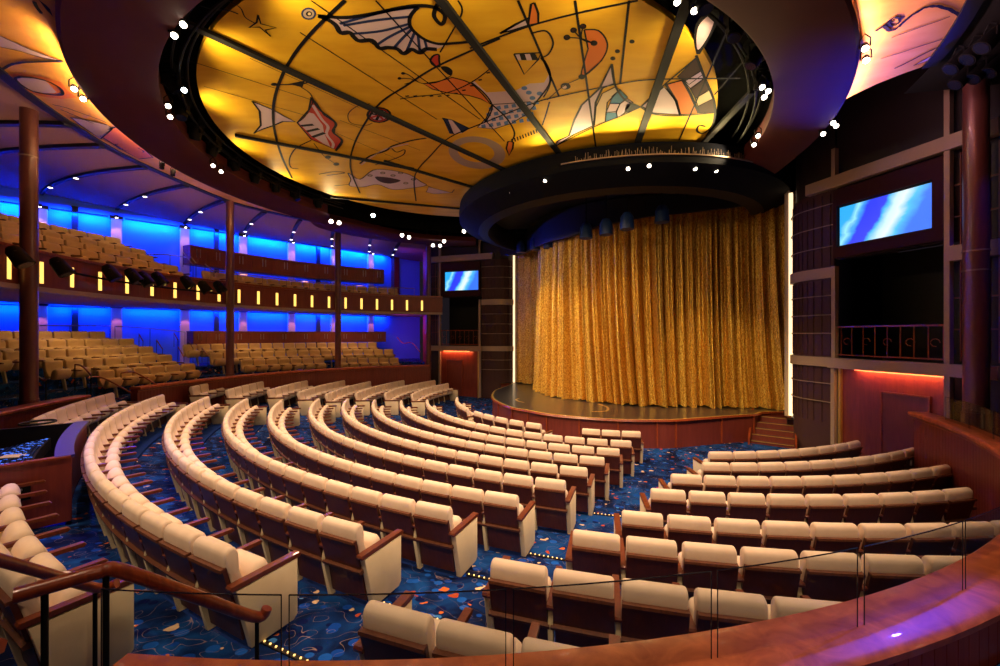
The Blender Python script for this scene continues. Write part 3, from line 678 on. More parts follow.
for i, (a, v) in enumerate(beams):
    ah = math.degrees(math.atan2(-15, -(v + 7.7)))
    pts = []
    for t in frange(0, 1, 14):
        aa = a + (ah - a) * t; pts.append(pale(t, aa) - UZ * .03)
    nb = MB(); secs = []
    for j, p in enumerate(pts):
        d = pts[min(j + 1, 14)] - pts[max(j - 1, 0)]; d.z = 0; n = d.normalized().cross(UZ) * (.085 - .035 * j / 14)
        dep = .07 - .04 * j / 14
        secs.append([p - n - UZ * dep, p + n - UZ * dep, p + n + UZ * .08, p - n + UZ * .08])
    nb.sweep(secs)
    b = Thing('ceiling_beam', pts[7], f'curved black ceiling beam with two downlights over the balcony, {ORD[10 - i]} from the stage', 'ceiling beam', 'curved beams of the pale ceiling')
    b.part('rib', nb, 'black')
    for t in (.42, .74):
        aa = a + (ah - a) * t; p = pale(t, aa) - UZ * .075
        mb = MB(); mb.tube([p, p - UZ * .03], .085, 12); dl = b.part('downlight', mb, 'bronze')
        mb = MB(); mb.tube([p - UZ * .03, p - UZ * .036], .068, 12); b.part('diffuser', mb, 'downlight_glow', parent=dl)
        if i in (1, 2, 3, 4, 5, 6, 7, 8) and t < .5: lamp('beam_downlight', 'SPOT', p - UZ * .06, p - UZ * 4, 48, (1, .62, .3), .06, spot=95, blend=.7)

# ------------------------------------------------------------------ painted ceiling inside the ring
MH = 5.4
MURM = ['mural_yellow', 'p_black', 'p_pale', 'p_red', 'p_orange', 'p_navy', 'p_blue', 'p_teal', 'p_brown', 'p_grey', 'p_cream']
mur = MB(); mur.grid([[PC(r, a, MH) for a in frange(-180, 180, 96)] for r in (.01, 3.2, 5.2, 6.65)])
mur.grid([[PC(6.65, a, MH + z) for a in frange(-180, 180, 96)] for z in (0, .12)])
def mp(x, y, dz): p = flat(x, y, MH); return Vector((p.x, p.y, EYE + MH - dz * .22))
def mpaint(col, px, outline=.05, dz=.012):
    mur.cur = MURM.index(col); fill(mur, [mp(x, y, dz) for x, y in px])
    if outline: mur.cur = 1; ribbon(mur, [mp(x, y, .03) for x, y in list(px) + [px[0], px[1]]], outline)
def mline(px, w, col='p_black', sm=True, dz=.032): mur.cur = MURM.index(col); ribbon(mur, [mp(x, y, dz) for x, y in (smooth_px(px) if sm else px)], w * .75)
def mdot(x, y, rx, ry, col, outline=.03, dz=.016): mpaint(col, [(x + rx * math.cos(t * math.pi / 8), y + ry * math.sin(t * math.pi / 8)) for t in range(16)], outline, dz)
def z(pts, s, ox, oy): return [(ox + x / s, oy + y / s) for x, y in pts]
z25 = lambda p: z(p, 3.916, 250, 0); z30 = lambda p: z(p, 5.55, 300, 0); z40 = lambda p: z(p, 5.55, 400, 60); z50 = lambda p: z(p, 3.916, 500, 0); z18 = lambda p: z(p, 5.55, 180, 100); z15 = lambda p: z(p, 5.55, 150, 0); z60 = lambda p: z(p, 5.55, 600, 0); z26 = lambda p: z(p, 3.916, 250, 160)
# orange and pale grounds first
mpaint('p_orange', z40([(130, 130), (210, 118), (290, 95), (350, 110), (400, 130), (460, 190), (505, 245), (450, 215), (380, 195), (260, 180), (180, 160)]), .03)
mpaint('p_orange', smooth_px(z50([(330, 115), (385, 118), (418, 160), (415, 205), (380, 255), (320, 300), (330, 240), (345, 190)]), 4), .03)
mpaint('p_pale', z40([(400, 125), (480, 80), (560, 50), (700, 20), (830, 60), (830, 110), (800, 190), (740, 250), (640, 270), (560, 300), (510, 245), (470, 190)]), 0, .010)
mpaint('mural_yellow', z40([(410, 115), (500, 60), (640, 0), (800, 0), (832, 70), (800, 125), (720, 130), (640, 170), (560, 175), (480, 180)]), 0, .013)
mpaint('p_pale', z40([(510, 245), (600, 240), (720, 230), (750, 245), (700, 300), (620, 350), (520, 382), (430, 372), (480, 320)]), .03)
for i in range(7):
    for j in range(4):
        x, y = 450 + i * 42 + j * 14, 360 - j * 32 - i * 6
        mpaint('p_blue', z40([(x, y), (x + 22, y - 6), (x + 28, y + 14), (x + 4, y + 18)]), 0, .018)
for x, y in ((715, 180), (775, 185), (735, 210), (690, 155)): mdot(*z40([(x, y)])[0], 3, 2, 'p_blue', 0, .02)
mline(z40([(400, 125), (470, 185), (510, 245), (500, 300), (470, 345)]), .05); mline(z40([(0, 215), (100, 200), (260, 180), (400, 120), (520, 30)]), .04)
for k in range(11): x, y = 40 + k * 45, 203 - max(0, k - 4) ** 2 * 3.6; mline(z40([(x - 10, y - 3), (x + 10, y - 6)]), .06, sm=False)
mline(z40([(510, 245), (590, 320), (635, 400), (620, 450)]), .06); mline(z40([(830, 230), (810, 300), (790, 360)]), .05); mline(z40([(800, 0), (832, 70), (825, 140), (740, 250)]), .06)
mpaint('p_orange', z40([(600, 450), (630, 455), (625, 490), (605, 530), (590, 490)]), .05)
for k in range(10): x, y = 620 + k * 15, 445 - k * 6; mline(z40([(x, y - 8), (x + 6, y + 12)]), .05, sm=False)
mpaint('p_navy', z40([(235, 320), (265, 325), (300, 410), (275, 408)]), 0); mpaint('p_pale', z40([(265, 325), (290, 335), (345, 405), (300, 410)]), 0); mpaint('p_navy', z40([(290, 335), (325, 352), (385, 380), (345, 405)]), 0)
mline(z40([(235, 320), (290, 332), (385, 378), (345, 398), (300, 412), (235, 320)]), .04, sm=False)
# grey wreath
el = lambda cx, cy, rx, ry, rot=.12, n=28: [(cx + rx * math.cos(t) * math.cos(rot) - ry * math.sin(t) * math.sin(rot), cy + rx * math.cos(t) * math.sin(rot) + ry * math.sin(t) * math.cos(rot)) for t in [2 * math.pi * k / n for k in range(n)]]
o1, o2 = el(477, 152.5, 28.5, 16), el(476, 152, 18.5, 10); mur.cur = MURM.index('p_grey'); mur.grid([[mp(x, y, .016) for x, y in o1 + o1[:1]], [mp(x, y, .016) for x, y in o2 + o2[:1]]])
# wing
mpaint('p_pale', z30([(100, 85), (250, 92), (400, 72), (540, 47), (655, 36), (625, 75), (610, 130), (640, 180), (720, 228), (830, 242), (760, 270), (720, 282), (670, 290), (630, 275), (580, 295), (540, 265), (460, 270), (410, 225), (330, 217), (290, 180), (240, 185), (200, 140)]), 0)
for q in ([(655, 36), (480, 60), (220, 130)], [(615, 90), (420, 110), (240, 140)], [(608, 130), (450, 170), (300, 185)], [(612, 145), (500, 200), (430, 245)], [(620, 160), (560, 220), (520, 265)], [(635, 180), (610, 240), (590, 285)], [(655, 195), (660, 240), (665, 285)], [(690, 215), (700, 250), (705, 275)]): mline(z30(q), .07, 'p_navy')
mline(z30([(100, 85), (160, 110), (200, 140), (225, 180), (275, 178), (300, 205), (330, 225), (400, 222), (440, 265), (490, 262), (540, 270), (575, 296), (620, 272), (665, 292), (700, 270), (760, 272)]), .13)
mline(z30([(100, 85), (250, 95), (400, 75), (540, 45), (650, 30), (740, 38), (800, 75), (800, 115), (780, 132), (745, 90), (750, 50), (765, 20)]), .10); mline(z30([(655, 36), (612, 90), (615, 150), (680, 210), (760, 240), (850, 238), (960, 228)]), .09)
mdot(*z30([(48, 75)])[0], 7.6, 6.2, 'p_navy', 0); mdot(*z30([(48, 75)])[0], 5.6, 4.6, 'p_grey', 0, .02); mdot(*z30([(50, 75)])[0], 3.2, 2.6, 'p_black', 0, .024); mdot(*z30([(52, 75)])[0], 1.6, 1.4, 'p_cream', 0, .028)
mpaint('p_red', smooth_px(z30([(770, 302), (740, 308), (724, 335), (740, 360), (775, 368), (772, 335)]), 4, True), .04)
mpaint('p_black', smooth_px(z30([(780, 372), (815, 368), (845, 390), (840, 418), (810, 405)]), 4, True), 0)
mline(z30([(565, 405), (600, 412), (660, 455), (690, 462)]), .035); mline(z30([(550, 433), (610, 435), (660, 455)]), .035); mline(z30([(580, 465), (620, 455)]), .03); mdot(*z30([(572, 406)])[0], 2, 1.3, 'p_black', 0); mdot(*z30([(552, 434)])[0], 2, 1.3, 'p_black', 0); mline(z30([(690, 462), (760, 455), (840, 418)]), .03)
# star and thread
mline(z15([(600, 80), (615, 130), (700, 152), (640, 165), (670, 200), (608, 148), (550, 152), (592, 122), (600, 80)]), .04, sm=False)
mline(z15([(280, 30), (350, 50), (430, 55), (490, 75)]), .04); mline(z15([(430, 0), (500, 40), (530, 95), (590, 130)]), .03)
# white sail and red banner
mpaint('p_pale', z18([(400, 5), (460, 30), (520, 55), (580, 90), (640, 120), (570, 118), (520, 140), (460, 160), (410, 185), (448, 140), (442, 60)]), .045)
mpaint('p_red', z25([(240, 380), (262, 405), (290, 450), (335, 480), (330, 520), (360, 550), (335, 585), (240, 545), (185, 480), (230, 430)]), .04)
mpaint('p_pale', z25([(190, 480), (232, 440), (250, 445), (285, 490), (290, 520), (315, 575), (285, 560), (240, 530)]), 0, .018)
mline(z25([(245, 410), (280, 465), (305, 495), (300, 525), (325, 560), (322, 580)]), .10, 'p_pale', dz=.02)
for k in range(3): mline(z25([(200 + k * 22, 492 + k * 22), (248 + k * 22, 487 + k * 16)]), .13, sm=False)
mline(z25([(240, 380), (275, 430), (335, 480), (325, 515), (360, 550), (335, 590)]), .09)
mline(z25([(85, 328), (140, 330), (215, 325), (225, 315)]), .05); mpaint('p_black', z25([(150, 328), (215, 315), (205, 342)]), 0); mdot(*z25([(95, 330)])[0], 3.5, 1.6, 'p_black', 0); mdot(*z25([(228, 313)])[0], 3.2, 1.8, 'p_black', 0); mline(z25([(200, 340), (235, 365), (245, 400), (215, 455), (185, 480)]), .035)
mline(z25([(240, 548), (180, 580), (155, 620), (160, 655), (190, 660)]), .05); mline(z25([(250, 560), (290, 610), (335, 640)]), .035); mdot(*z25([(305, 615)])[0], 3, 1.8, 'p_black', 0); mdot(*z25([(338, 642)])[0], 3, 1.6, 'p_black', 0)
# wheel
mdot(379, 114.8, 11.5, 7.3, 'p_red', .06); mdot(379, 114.8, 9, 5.4, 'p_pale', .03, .02)
for t in range(4): c, s_ = math.cos(t * .785 + .3), math.sin(t * .785 + .3); mline([(379 - 9 * c, 114.8 - 5.4 * s_), (379 + 9 * c, 114.8 + 5.4 * s_)], .09, 'p_red' if t % 2 else 'p_black', False)
mline(z25([(470, 405), (420, 415), (385, 445), (395, 480), (450, 490), (480, 480)]), .03)
# ribbons near the left beams
mline(z25([(430, 640), (470, 610), (530, 590), (560, 570), (630, 550), (690, 540)]), .08); mline(z25([(435, 645), (490, 605), (540, 580), (620, 562)]), .06, 'p_pale'); mline(z25([(555, 580), (575, 595), (605, 585), (600, 605), (555, 625), (490, 645)]), .05)
mpaint('p_pale', smooth_px(z26([(385, 50), (430, 75), (480, 40), (540, 38), (620, 55), (670, 85), (690, 98), (640, 108), (560, 115), (500, 95), (440, 105), (390, 100), (395, 75)]), 4, True), .035)
for x, y in ((520, 50), (560, 60), (590, 50), (610, 90), (640, 75), (470, 60)): mdot(*z26([(x, y)])[0], 2.2, 1, 'p_grey', .025, .02)
mpaint('p_brown', smooth_px(z26([(490, 65), (540, 68), (590, 80), (550, 92), (510, 85)]), 4, True), 0, .018)
mpaint('p_pale', z26([(700, 105), (790, 128), (720, 132), (690, 125)]), .03); mline(z26([(790, 128), (800, 115)]), .05); mline(z26([(690, 98), (720, 110), (790, 128)]), .03); mline(z26([(270, 55), (330, 45), (370, 50), (300, 60)]), .06); mline(z26([(330, 100), (390, 95)]), .05)
# snail feelers, beads
for x, y in ((262, 145), (288, 117), (325, 102)): mline(z50([(x, y), (320, 150), (365, 168)]), .035); mdot(*z50([(x, y)])[0], 2.6, 2.2, 'p_brown', .03)
mdot(*z50([(368, 168)])[0], 3.6, 2.8, 'p_black', 0); mline(z50([(185, 390), (250, 335), (320, 300), (400, 235)]), .035); mdot(*z50([(257, 337)])[0], 5, 3.4, 'p_black', 0); mdot(*z50([(252, 340)])[0], 2.4, 1.8, 'p_cream', 0, .02); mdot(*z50([(320, 300)])[0], 3.4, 2.6, 'p_black', 0)
for x, y in ((442, 228), (460, 200), (517, 162)): mdot(*z50([(x, y)])[0], 2.6, 2, 'p_black', 0)
mpaint('p_pale', z50([(55, 210), (75, 208), (100, 285), (95, 290)]), 0); mpaint('p_black', z50([(75, 208), (95, 206), (115, 265), (100, 285)]), 0); mpaint('p_pale', z50([(95, 206), (115, 206), (132, 250), (115, 265)]), 0); mpaint('p_black', z50([(115, 206), (138, 208), (150, 232), (132, 250)]), 0); mline(z50([(55, 210), (160, 205), (150, 232), (95, 290), (55, 210)]), .05, sm=False)
mpaint('p_black', smooth_px(z50([(65, 325), (85, 300), (95, 320), (80, 345)]), 4, True), 0); mline(z50([(120, 130), (180, 120), (208, 165), (190, 210), (160, 225)]), .05); mline(z50([(160, 225), (190, 270), (195, 330), (170, 380)]), .05)
mpaint('p_orange', z50([(122, 15), (135, 10), (150, 50), (150, 90), (110, 95)]), .04); mpaint('p_pale', z50([(0, 130), (60, 95), (110, 70), (112, 98), (50, 118)]), .05)
# bow with two halves
mpaint('p_pale', z50([(437, 250), (448, 325), (400, 345), (375, 400), (368, 490), (290, 525), (220, 570), (225, 552), (270, 530), (290, 470), (320, 410), (390, 345)]), .055)
mpaint('p_cream', z50([(400, 365), (450, 340), (470, 350), (420, 400), (412, 475), (368, 490), (375, 420)]), .03)
mpaint('p_teal', z50([(440, 375), (470, 350), (500, 380), (470, 405), (430, 405)]), .03); mpaint('p_pale', z50([(430, 405), (470, 405), (455, 440), (415, 440)]), .03, .014); mpaint('p_teal', z50([(415, 440), (455, 435), (460, 460), (412, 475)]), .03)
mpaint('p_pale', z50([(470, 405), (500, 385), (520, 400), (490, 440), (460, 460), (455, 435)]), .03); mpaint('p_black', smooth_px(z50([(490, 440), (500, 405), (545, 420), (520, 432)]), 3, True), 0)
mline(z50([(437, 250), (450, 330), (490, 390), (550, 418), (600, 445), (700, 452), (840, 440)]), .06); mline(z50([(550, 418), (650, 325), (770, 225)]), .06); mline(z50([(230, 565), (370, 495), (480, 450), (550, 418)]), .055)
mpaint('p_pale', z50([(555, 415), (640, 340), (655, 350), (690, 395), (705, 448), (600, 442)]), .04); mpaint('p_orange', z50([(650, 330), (715, 312), (745, 365), (778, 442), (705, 448), (690, 395)]), .06)
mpaint('p_brown', z50([(695, 300), (770, 222), (795, 290), (740, 330), (720, 312)]), .03); mpaint('p_pale', z50([(722, 318), (790, 275), (800, 305), (745, 345)]), .03, .018); mpaint('p_brown', z50([(745, 345), (805, 305), (825, 350), (765, 385)]), .03); mpaint('p_cream', z50([(765, 385), (825, 345), (835, 385), (775, 415)]), .03); mpaint('p_brown', z50([(775, 415), (835, 385), (840, 440), (782, 442)]), .03)
mpaint('p_black', smooth_px(z60([(535, 300), (520, 220), (535, 130), (590, 65), (640, 50), (662, 70), (655, 120), (610, 210), (555, 300)]), 4), 0); mpaint('p_pale', smooth_px(z60([(545, 275), (535, 210), (550, 140), (600, 88), (632, 90), (632, 120), (600, 200)]), 4, True), 0, .022)
mline(z50([(768, 215), (800, 300), (840, 400), (835, 480), (800, 520), (772, 512), (780, 490), (805, 495)]), .07)
# construction lines painted black: arcs round the stage and thin rays
for q, w in (([(345, 0), (311, 33), (288, 64), (275.5, 94.5), (273.5, 122.6), (280.6, 153), (292, 178)], .085), ([(500, 38), (439, 65), (406, 85.5), (380, 103), (362, 128), (352, 151), (351, 170), (360, 193)], .07),
             ([(740, 78), (658, 79), (622, 83), (559, 96), (533, 103), (485, 122), (450, 137), (431, 155), (415, 175), (416, 201)], .06), ([(638, 0), (576.6, 13), (525.5, 27), (470, 48)], .06), ([(458, 0), (462, 12), (450, 35), (440, 52)], .04)): mline(q, w)
for p, q, w in (((311, 0), (480, 119), .035), ((300, 32), (437, 119), .035), ((375.6, 0), (504.5, 141), .04), ((518, 0), (559, 96), .06), ((575, 0), (596, 148), .06), ((629, 0), (620, 84), .06), ((727, 31), (679, 140), .05), ((745, 59), (714.5, 94.5), .05), ((209, 36), (330, 90), .02), ((182, 58), (310, 99), .025), ((204, 86), (305, 115), .02),
                ((250, 58), (360, 108), .018), ((340, 120), (420, 150), .02), ((330, 130), (400, 160), .018)): mline([p, q], w, sm=False)
single('painted_ceiling', mur, MURM, 'round golden yellow painted ceiling with whimsical black, red and pale figures inside the ring', 'painted ceiling', loc=PC(0, 0, MH))
for i, (p, q, w) in enumerate((((180, 18), (507, 170), .16), ((435, -10), (562, 156), .17), ((690, -10), (637, 143), .20), ((752, 90), (700, 145), .17), ((235, 134), (414, 168), .09), ((330, 196), (463, 208), .08), ((384, 160), (476, 187), .09))):
    a, b = mp(*p, .18), mp(*q, .18); mb = MB(); mb.bar(a, b, w * .85, .07)
    single('ceiling_girder', mb, 'ceiling_black', f'black girder crossing the yellow painted ceiling, {["running from the upper left lamps to the drum", "second, steep towards the drum", "steepest, right of centre", "short, at the right edge", "thin, low on the left", "thin and lowest, above the far ring", "short and thin, beside the drum edge"][i]}', 'girder', 'girders across the painted ceiling')

# ------------------------------------------------------------------ drum over the stage
t = Thing('stage_canopy', W(0, 0, 4.4), 'huge black round canopy hanging over the stage with small spotlights on its rim', 'canopy')
A = frange(-180, 180, 96); dr = [(6.38, 5.30), (6.42, 5.0), (6.40, 4.72), (6.25, 4.62), (5.6, 4.35), (5.2, 4.27), (5.1, 4.45), (5.1, 5.14), (.05, 5.14)]
mb = MB(); mb.grid([[PS(r, a, h) for a in A] for r, h in dr[:5]]); t.part('shell', mb, 'canopy_paint', smooth=True)
mb = MB(); mb.grid([[PS(r, a, h) for a in A] for r, h in dr[4:]]); t.part('inner_rim', mb, 'black', smooth=True)
mb = MB()
for k in range(90):
    a = 24 + 44 * k / 90 + random.uniform(-.3, .3); p = PS(6.46, a, 4.92); q = PS(6.46, a + random.uniform(-.2, .2), 4.92 + random.uniform(.05, .22)); mb.tube([p, q], .006, 4)
mb.sweep([[PS(6.44, a, 4.90), PS(6.48, a, 4.90), PS(6.48, a, 4.93), PS(6.44, a, 4.93)] for a in frange(20, 70, 40)])
t.part('fringe_rail', mb, 'bronze')

# ------------------------------------------------------------------ stage
def stage_edge():
    pts = [(513, 383), (509, 385), (499, 388.5), (494, 391), (491.5, 396), (496, 401), (510, 407), (526, 410), (546, 413.6), (580, 417), (620, 419.4), (660, 419.8), (679, 419.4), (725, 416), (757, 414)]
    return [flat(x, y, -2.66) for x, y in smooth_px(pts, 5)]
ED = stage_edge(); back = [W(6.6, 0, -2.66), W(6.6, 8, -2.66), W(-6.6, 8, -2.66), W(-6.6, 0, -2.66)]
ED = [W(-6.5, -.3, -2.66)] + ED + [flat(762, 412, -2.66), flat(792, 411, -2.66), W(6.4, .5, -2.66)]
cen = sum(ED, Vector()) / len(ED)
t = Thing('stage', W(0, -2, -EYE), 'round thrust stage with black floor, gold edge line and dark red panelled front', 'stage')
mb = MB(); fill(mb, ED + back); t.part('stage_floor', mb, 'stage_black')
mb = MB(); inn = [p + (cen - p).normalized() * .10 for p in ED]; mb.grid([[p + UZ * .004 for p in ED], [p + UZ * .004 for p in inn]]); t.part('edge_line', mb, 'gold_trim')
out = [p - (cen - p).normalized() * .03 for p in ED]; low = [Vector((p.x, p.y, 0)) for p in [p + (cen - p).normalized() * .10 for p in ED]]
mb = MB(); mb.grid([[p + UZ * .004 for p in ED], [p - UZ * .06 for p in out], [p - UZ * .08 for p in inn]]); t.part('nosing', mb, 'mahogany', smooth=True)
mb = MB(); mb.grid([[p - UZ * .07 for p in inn], low]); t.part('front_panel', mb, 'door_wood')
for i in range(6, len(low) - 2, 5):
    mb = MB()
    p, q = low[i], inn[i]; d = (low[i + 1] - low[i - 1]).normalized(); n = d.cross(UZ); n = n if n.dot(cen - p) < 0 else -n
    mb.box((p + q) / 2 + n * .02 - UZ * .03, (.05, .03, .8), d, n, UZ); t.part('panel_post', mb, 'mahogany')
def inlay(pts):
    mb = MB(); ribbon(mb, [flat(x, y, -2.655) for x, y in smooth_px(pts)], .09); return mb
t.part('floor_inlay', inlay([(524, 402.5), (518, 401), (516, 399.5), (519, 398.5)]), 'gold_trim'); t.part('floor_inlay', inlay([(592, 411.5), (606, 411), (607, 407), (598, 404)]), 'gold_trim')

# stage steps at the right
t = Thing('stage_steps', W(5.9, -1.6, -EYE), 'small flight of dark wooden steps with lit edges at the right of the stage', 'steps')
c0 = flat(774, 411.5, -2.66); dirn = (flat(772, 446, -3.55) - c0); dirn.z = 0; L = dirn.length; dirn.normalize(); sd = dirn.cross(UZ)
for i in range(5):
    zt = EYE - 2.66 - .16 - .165 * i; c = c0 + dirn * (.24 * i + .15); c.z = zt / 2
    mb = MB(); mb.box(c, (.30, 1.15, zt), dirn, sd, UZ); t.part('step', mb, 'door_wood')
    mb = MB(); e = c + dirn * .15; e.z = zt; mb.box(e, (.025, 1.15, .02), dirn, sd, UZ); t.part('nosing', mb, 'gold_trim')
for s_ in (-1, 1):
    p = c0 + sd * s_ * .62; e = p + dirn * 1.5
    mb = MB(); mb.add([Vector((p.x, p.y, 0)), Vector((e.x, e.y, 0)), Vector((e.x, e.y, .12)), Vector((p.x, p.y, EYE - 2.66)) ], [(0, 1, 2, 3)])
    mb2 = MB(); q = [Vector((p.x, p.y, 0)), Vector((e.x, e.y, 0)), Vector((e.x, e.y, .2)), Vector((p.x, p.y, EYE - 2.6))]; o = sd * .06
    mb2.sweep([[x - o / 2 for x in q], [x + o / 2 for x in q]]); t.part('stringer', mb2, 'mahogany')
for x, s_ in ((756, -1), (790, 1)):
    p = flat(x, 408, -2.66); mb = MB(); d = dirn
    mb.tube([p, p + UZ * .12, p + UZ * .35 + d * .02, p + UZ * .62 - d * .1, p + UZ * .95 - d * .3] if s_ > 0 else [p, p + UZ * .10, p + UZ * .22 - d * .05], .03 if s_ > 0 else .09, 10)
    t.part('rail_scroll', mb, 'mahogany', smooth=True)

# ------------------------------------------------------------------ curtain
CUR = [(-3.9, 1.2), (-3.75, .5), (-3.45, -.25), (-2.7, -1.05), (-1.9, -1.4), (-1.22, -1.58), (-.3, -1.66), (.62, -1.5), (2.35, -.77), (3.71, .42), (4.98, 1.35), (5.9, 2.0), (6.6, 2.35)]
def pleat_curtain(name, ctrl, h0, h1, label, seed, amp=1.0, sway=.35):
    rnd = random.Random(seed); path = smooth_px(ctrl, 30); seg = [0]
    for p, q in zip(path, path[1:]): seg.append(seg[-1] + math.hypot(q[0] - p[0], q[1] - p[1]))
    L = seg[-1]; N = int(L * 75); ph = [rnd.uniform(0, 6.28) for _ in range(8)]
    folds = []; s0 = 0
    while s0 < L: w = rnd.uniform(.14, .44); folds.append((s0, w, rnd.uniform(.4, 1))); s0 += w
    def at(s):
        s = max(0, min(L, s)); 
        import bisect
        i = min(len(seg) - 2, max(0, bisect.bisect_right(seg, s) - 1)); t_ = (s - seg[i]) / max(1e-6, seg[i + 1] - seg[i])
        p, q = path[i], path[i + 1]; d = (q[0] - p[0], q[1] - p[1]); l = math.hypot(*d) or 1
        return p[0] + d[0] * t_, p[1] + d[1] * t_, d[1] / l, -d[0] / l
    fold_at = []
    j = 0
    for i in range(N + 1):
        s = L * i / N
        while j < len(folds) - 1 and s > folds[j][0] + folds[j][1]: j += 1
        fold_at.append((s, folds[j]))
    rows = []
    NZ = 26
    for kz in range(NZ + 1):
        z_ = kz / NZ; h = h0 + (h1 - h0) * z_; row = []
        low = (1 - z_)
        for s, (f0, w, am) in fold_at:
            big = am * abs(math.sin(math.pi * (s - f0) / w)) ** .8
            fine = .5 + .5 * math.sin(s * 34 + ph[0] + 2 * math.sin(s * 1.3)); fine2 = .5 + .5 * math.sin(s * 61 + ph[1])
            off = amp * (big * (.17 + .30 * low ** 1.1) + fine * .08 + fine2 * .035) + .22 * max(0, low - .75) ** 2 * 8 * amp * .5
            shift = sway * (low ** 2.2) * (.6 + .4 * math.sin(s * .9 + ph[2]))
            u, v, nu, nv = at(s + shift)
            hem = (.03 * math.sin(s * 7 + ph[3]) + .02 * math.sin(s * 19)) if kz == 0 else 0
            row.append(W(u + nu * off, v + nv * off, h + hem))
        rows.append(row)
    mb = MB(); mb.grid(rows); return single(name, mb, 'gold_sequin', label, 'curtain', smooth=True, loc=W(0, -1, h0))
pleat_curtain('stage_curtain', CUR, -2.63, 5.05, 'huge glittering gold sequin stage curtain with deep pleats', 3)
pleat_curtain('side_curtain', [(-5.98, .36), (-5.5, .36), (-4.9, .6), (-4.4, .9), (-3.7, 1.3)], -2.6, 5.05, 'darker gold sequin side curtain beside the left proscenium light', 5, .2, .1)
# black borders hanging in front of the curtain head
bt = [(-6.3, -.5, 4.15), (-5.0, -.3, 4.1), (-3.4, -1.2, 4.0), (-1.9, -2.0, 3.9), (-.3, -2.2, 3.92), (.9, -1.95, 4.15), (2.35, -1.3, 4.3), (3.6, -.25, 4.42), (5.0, .75, 4.55), (6.2, 1.5, 4.7)]
sp = smooth_px(bt, 8); mb = MB(); mb.grid([[W(u, v, h) for u, v, h in sp], [W(u, v, 5.08) for u, v, h in sp]]); mb.grid([[W(u, v, h) for u, v, h in sp], [W(u, v + .25, h + .02) for u, v, h in sp]])
single('stage_border', mb, 'black', 'black cloth border hiding the head of the gold curtain', 'border', smooth=True)
mb = MB(); mb.box(W(0, 8.2, 1), (17, .2, 12), U3, V3); struct('wall_stage_back', mb, 'black')
for s_ in (-1, 1):
    mb = MB(); mb.box(W(s_ * 7.1, 4.1, 1), (.1, 8.2, 12), U3, V3); struct('wall_stage_side', mb, 'black')

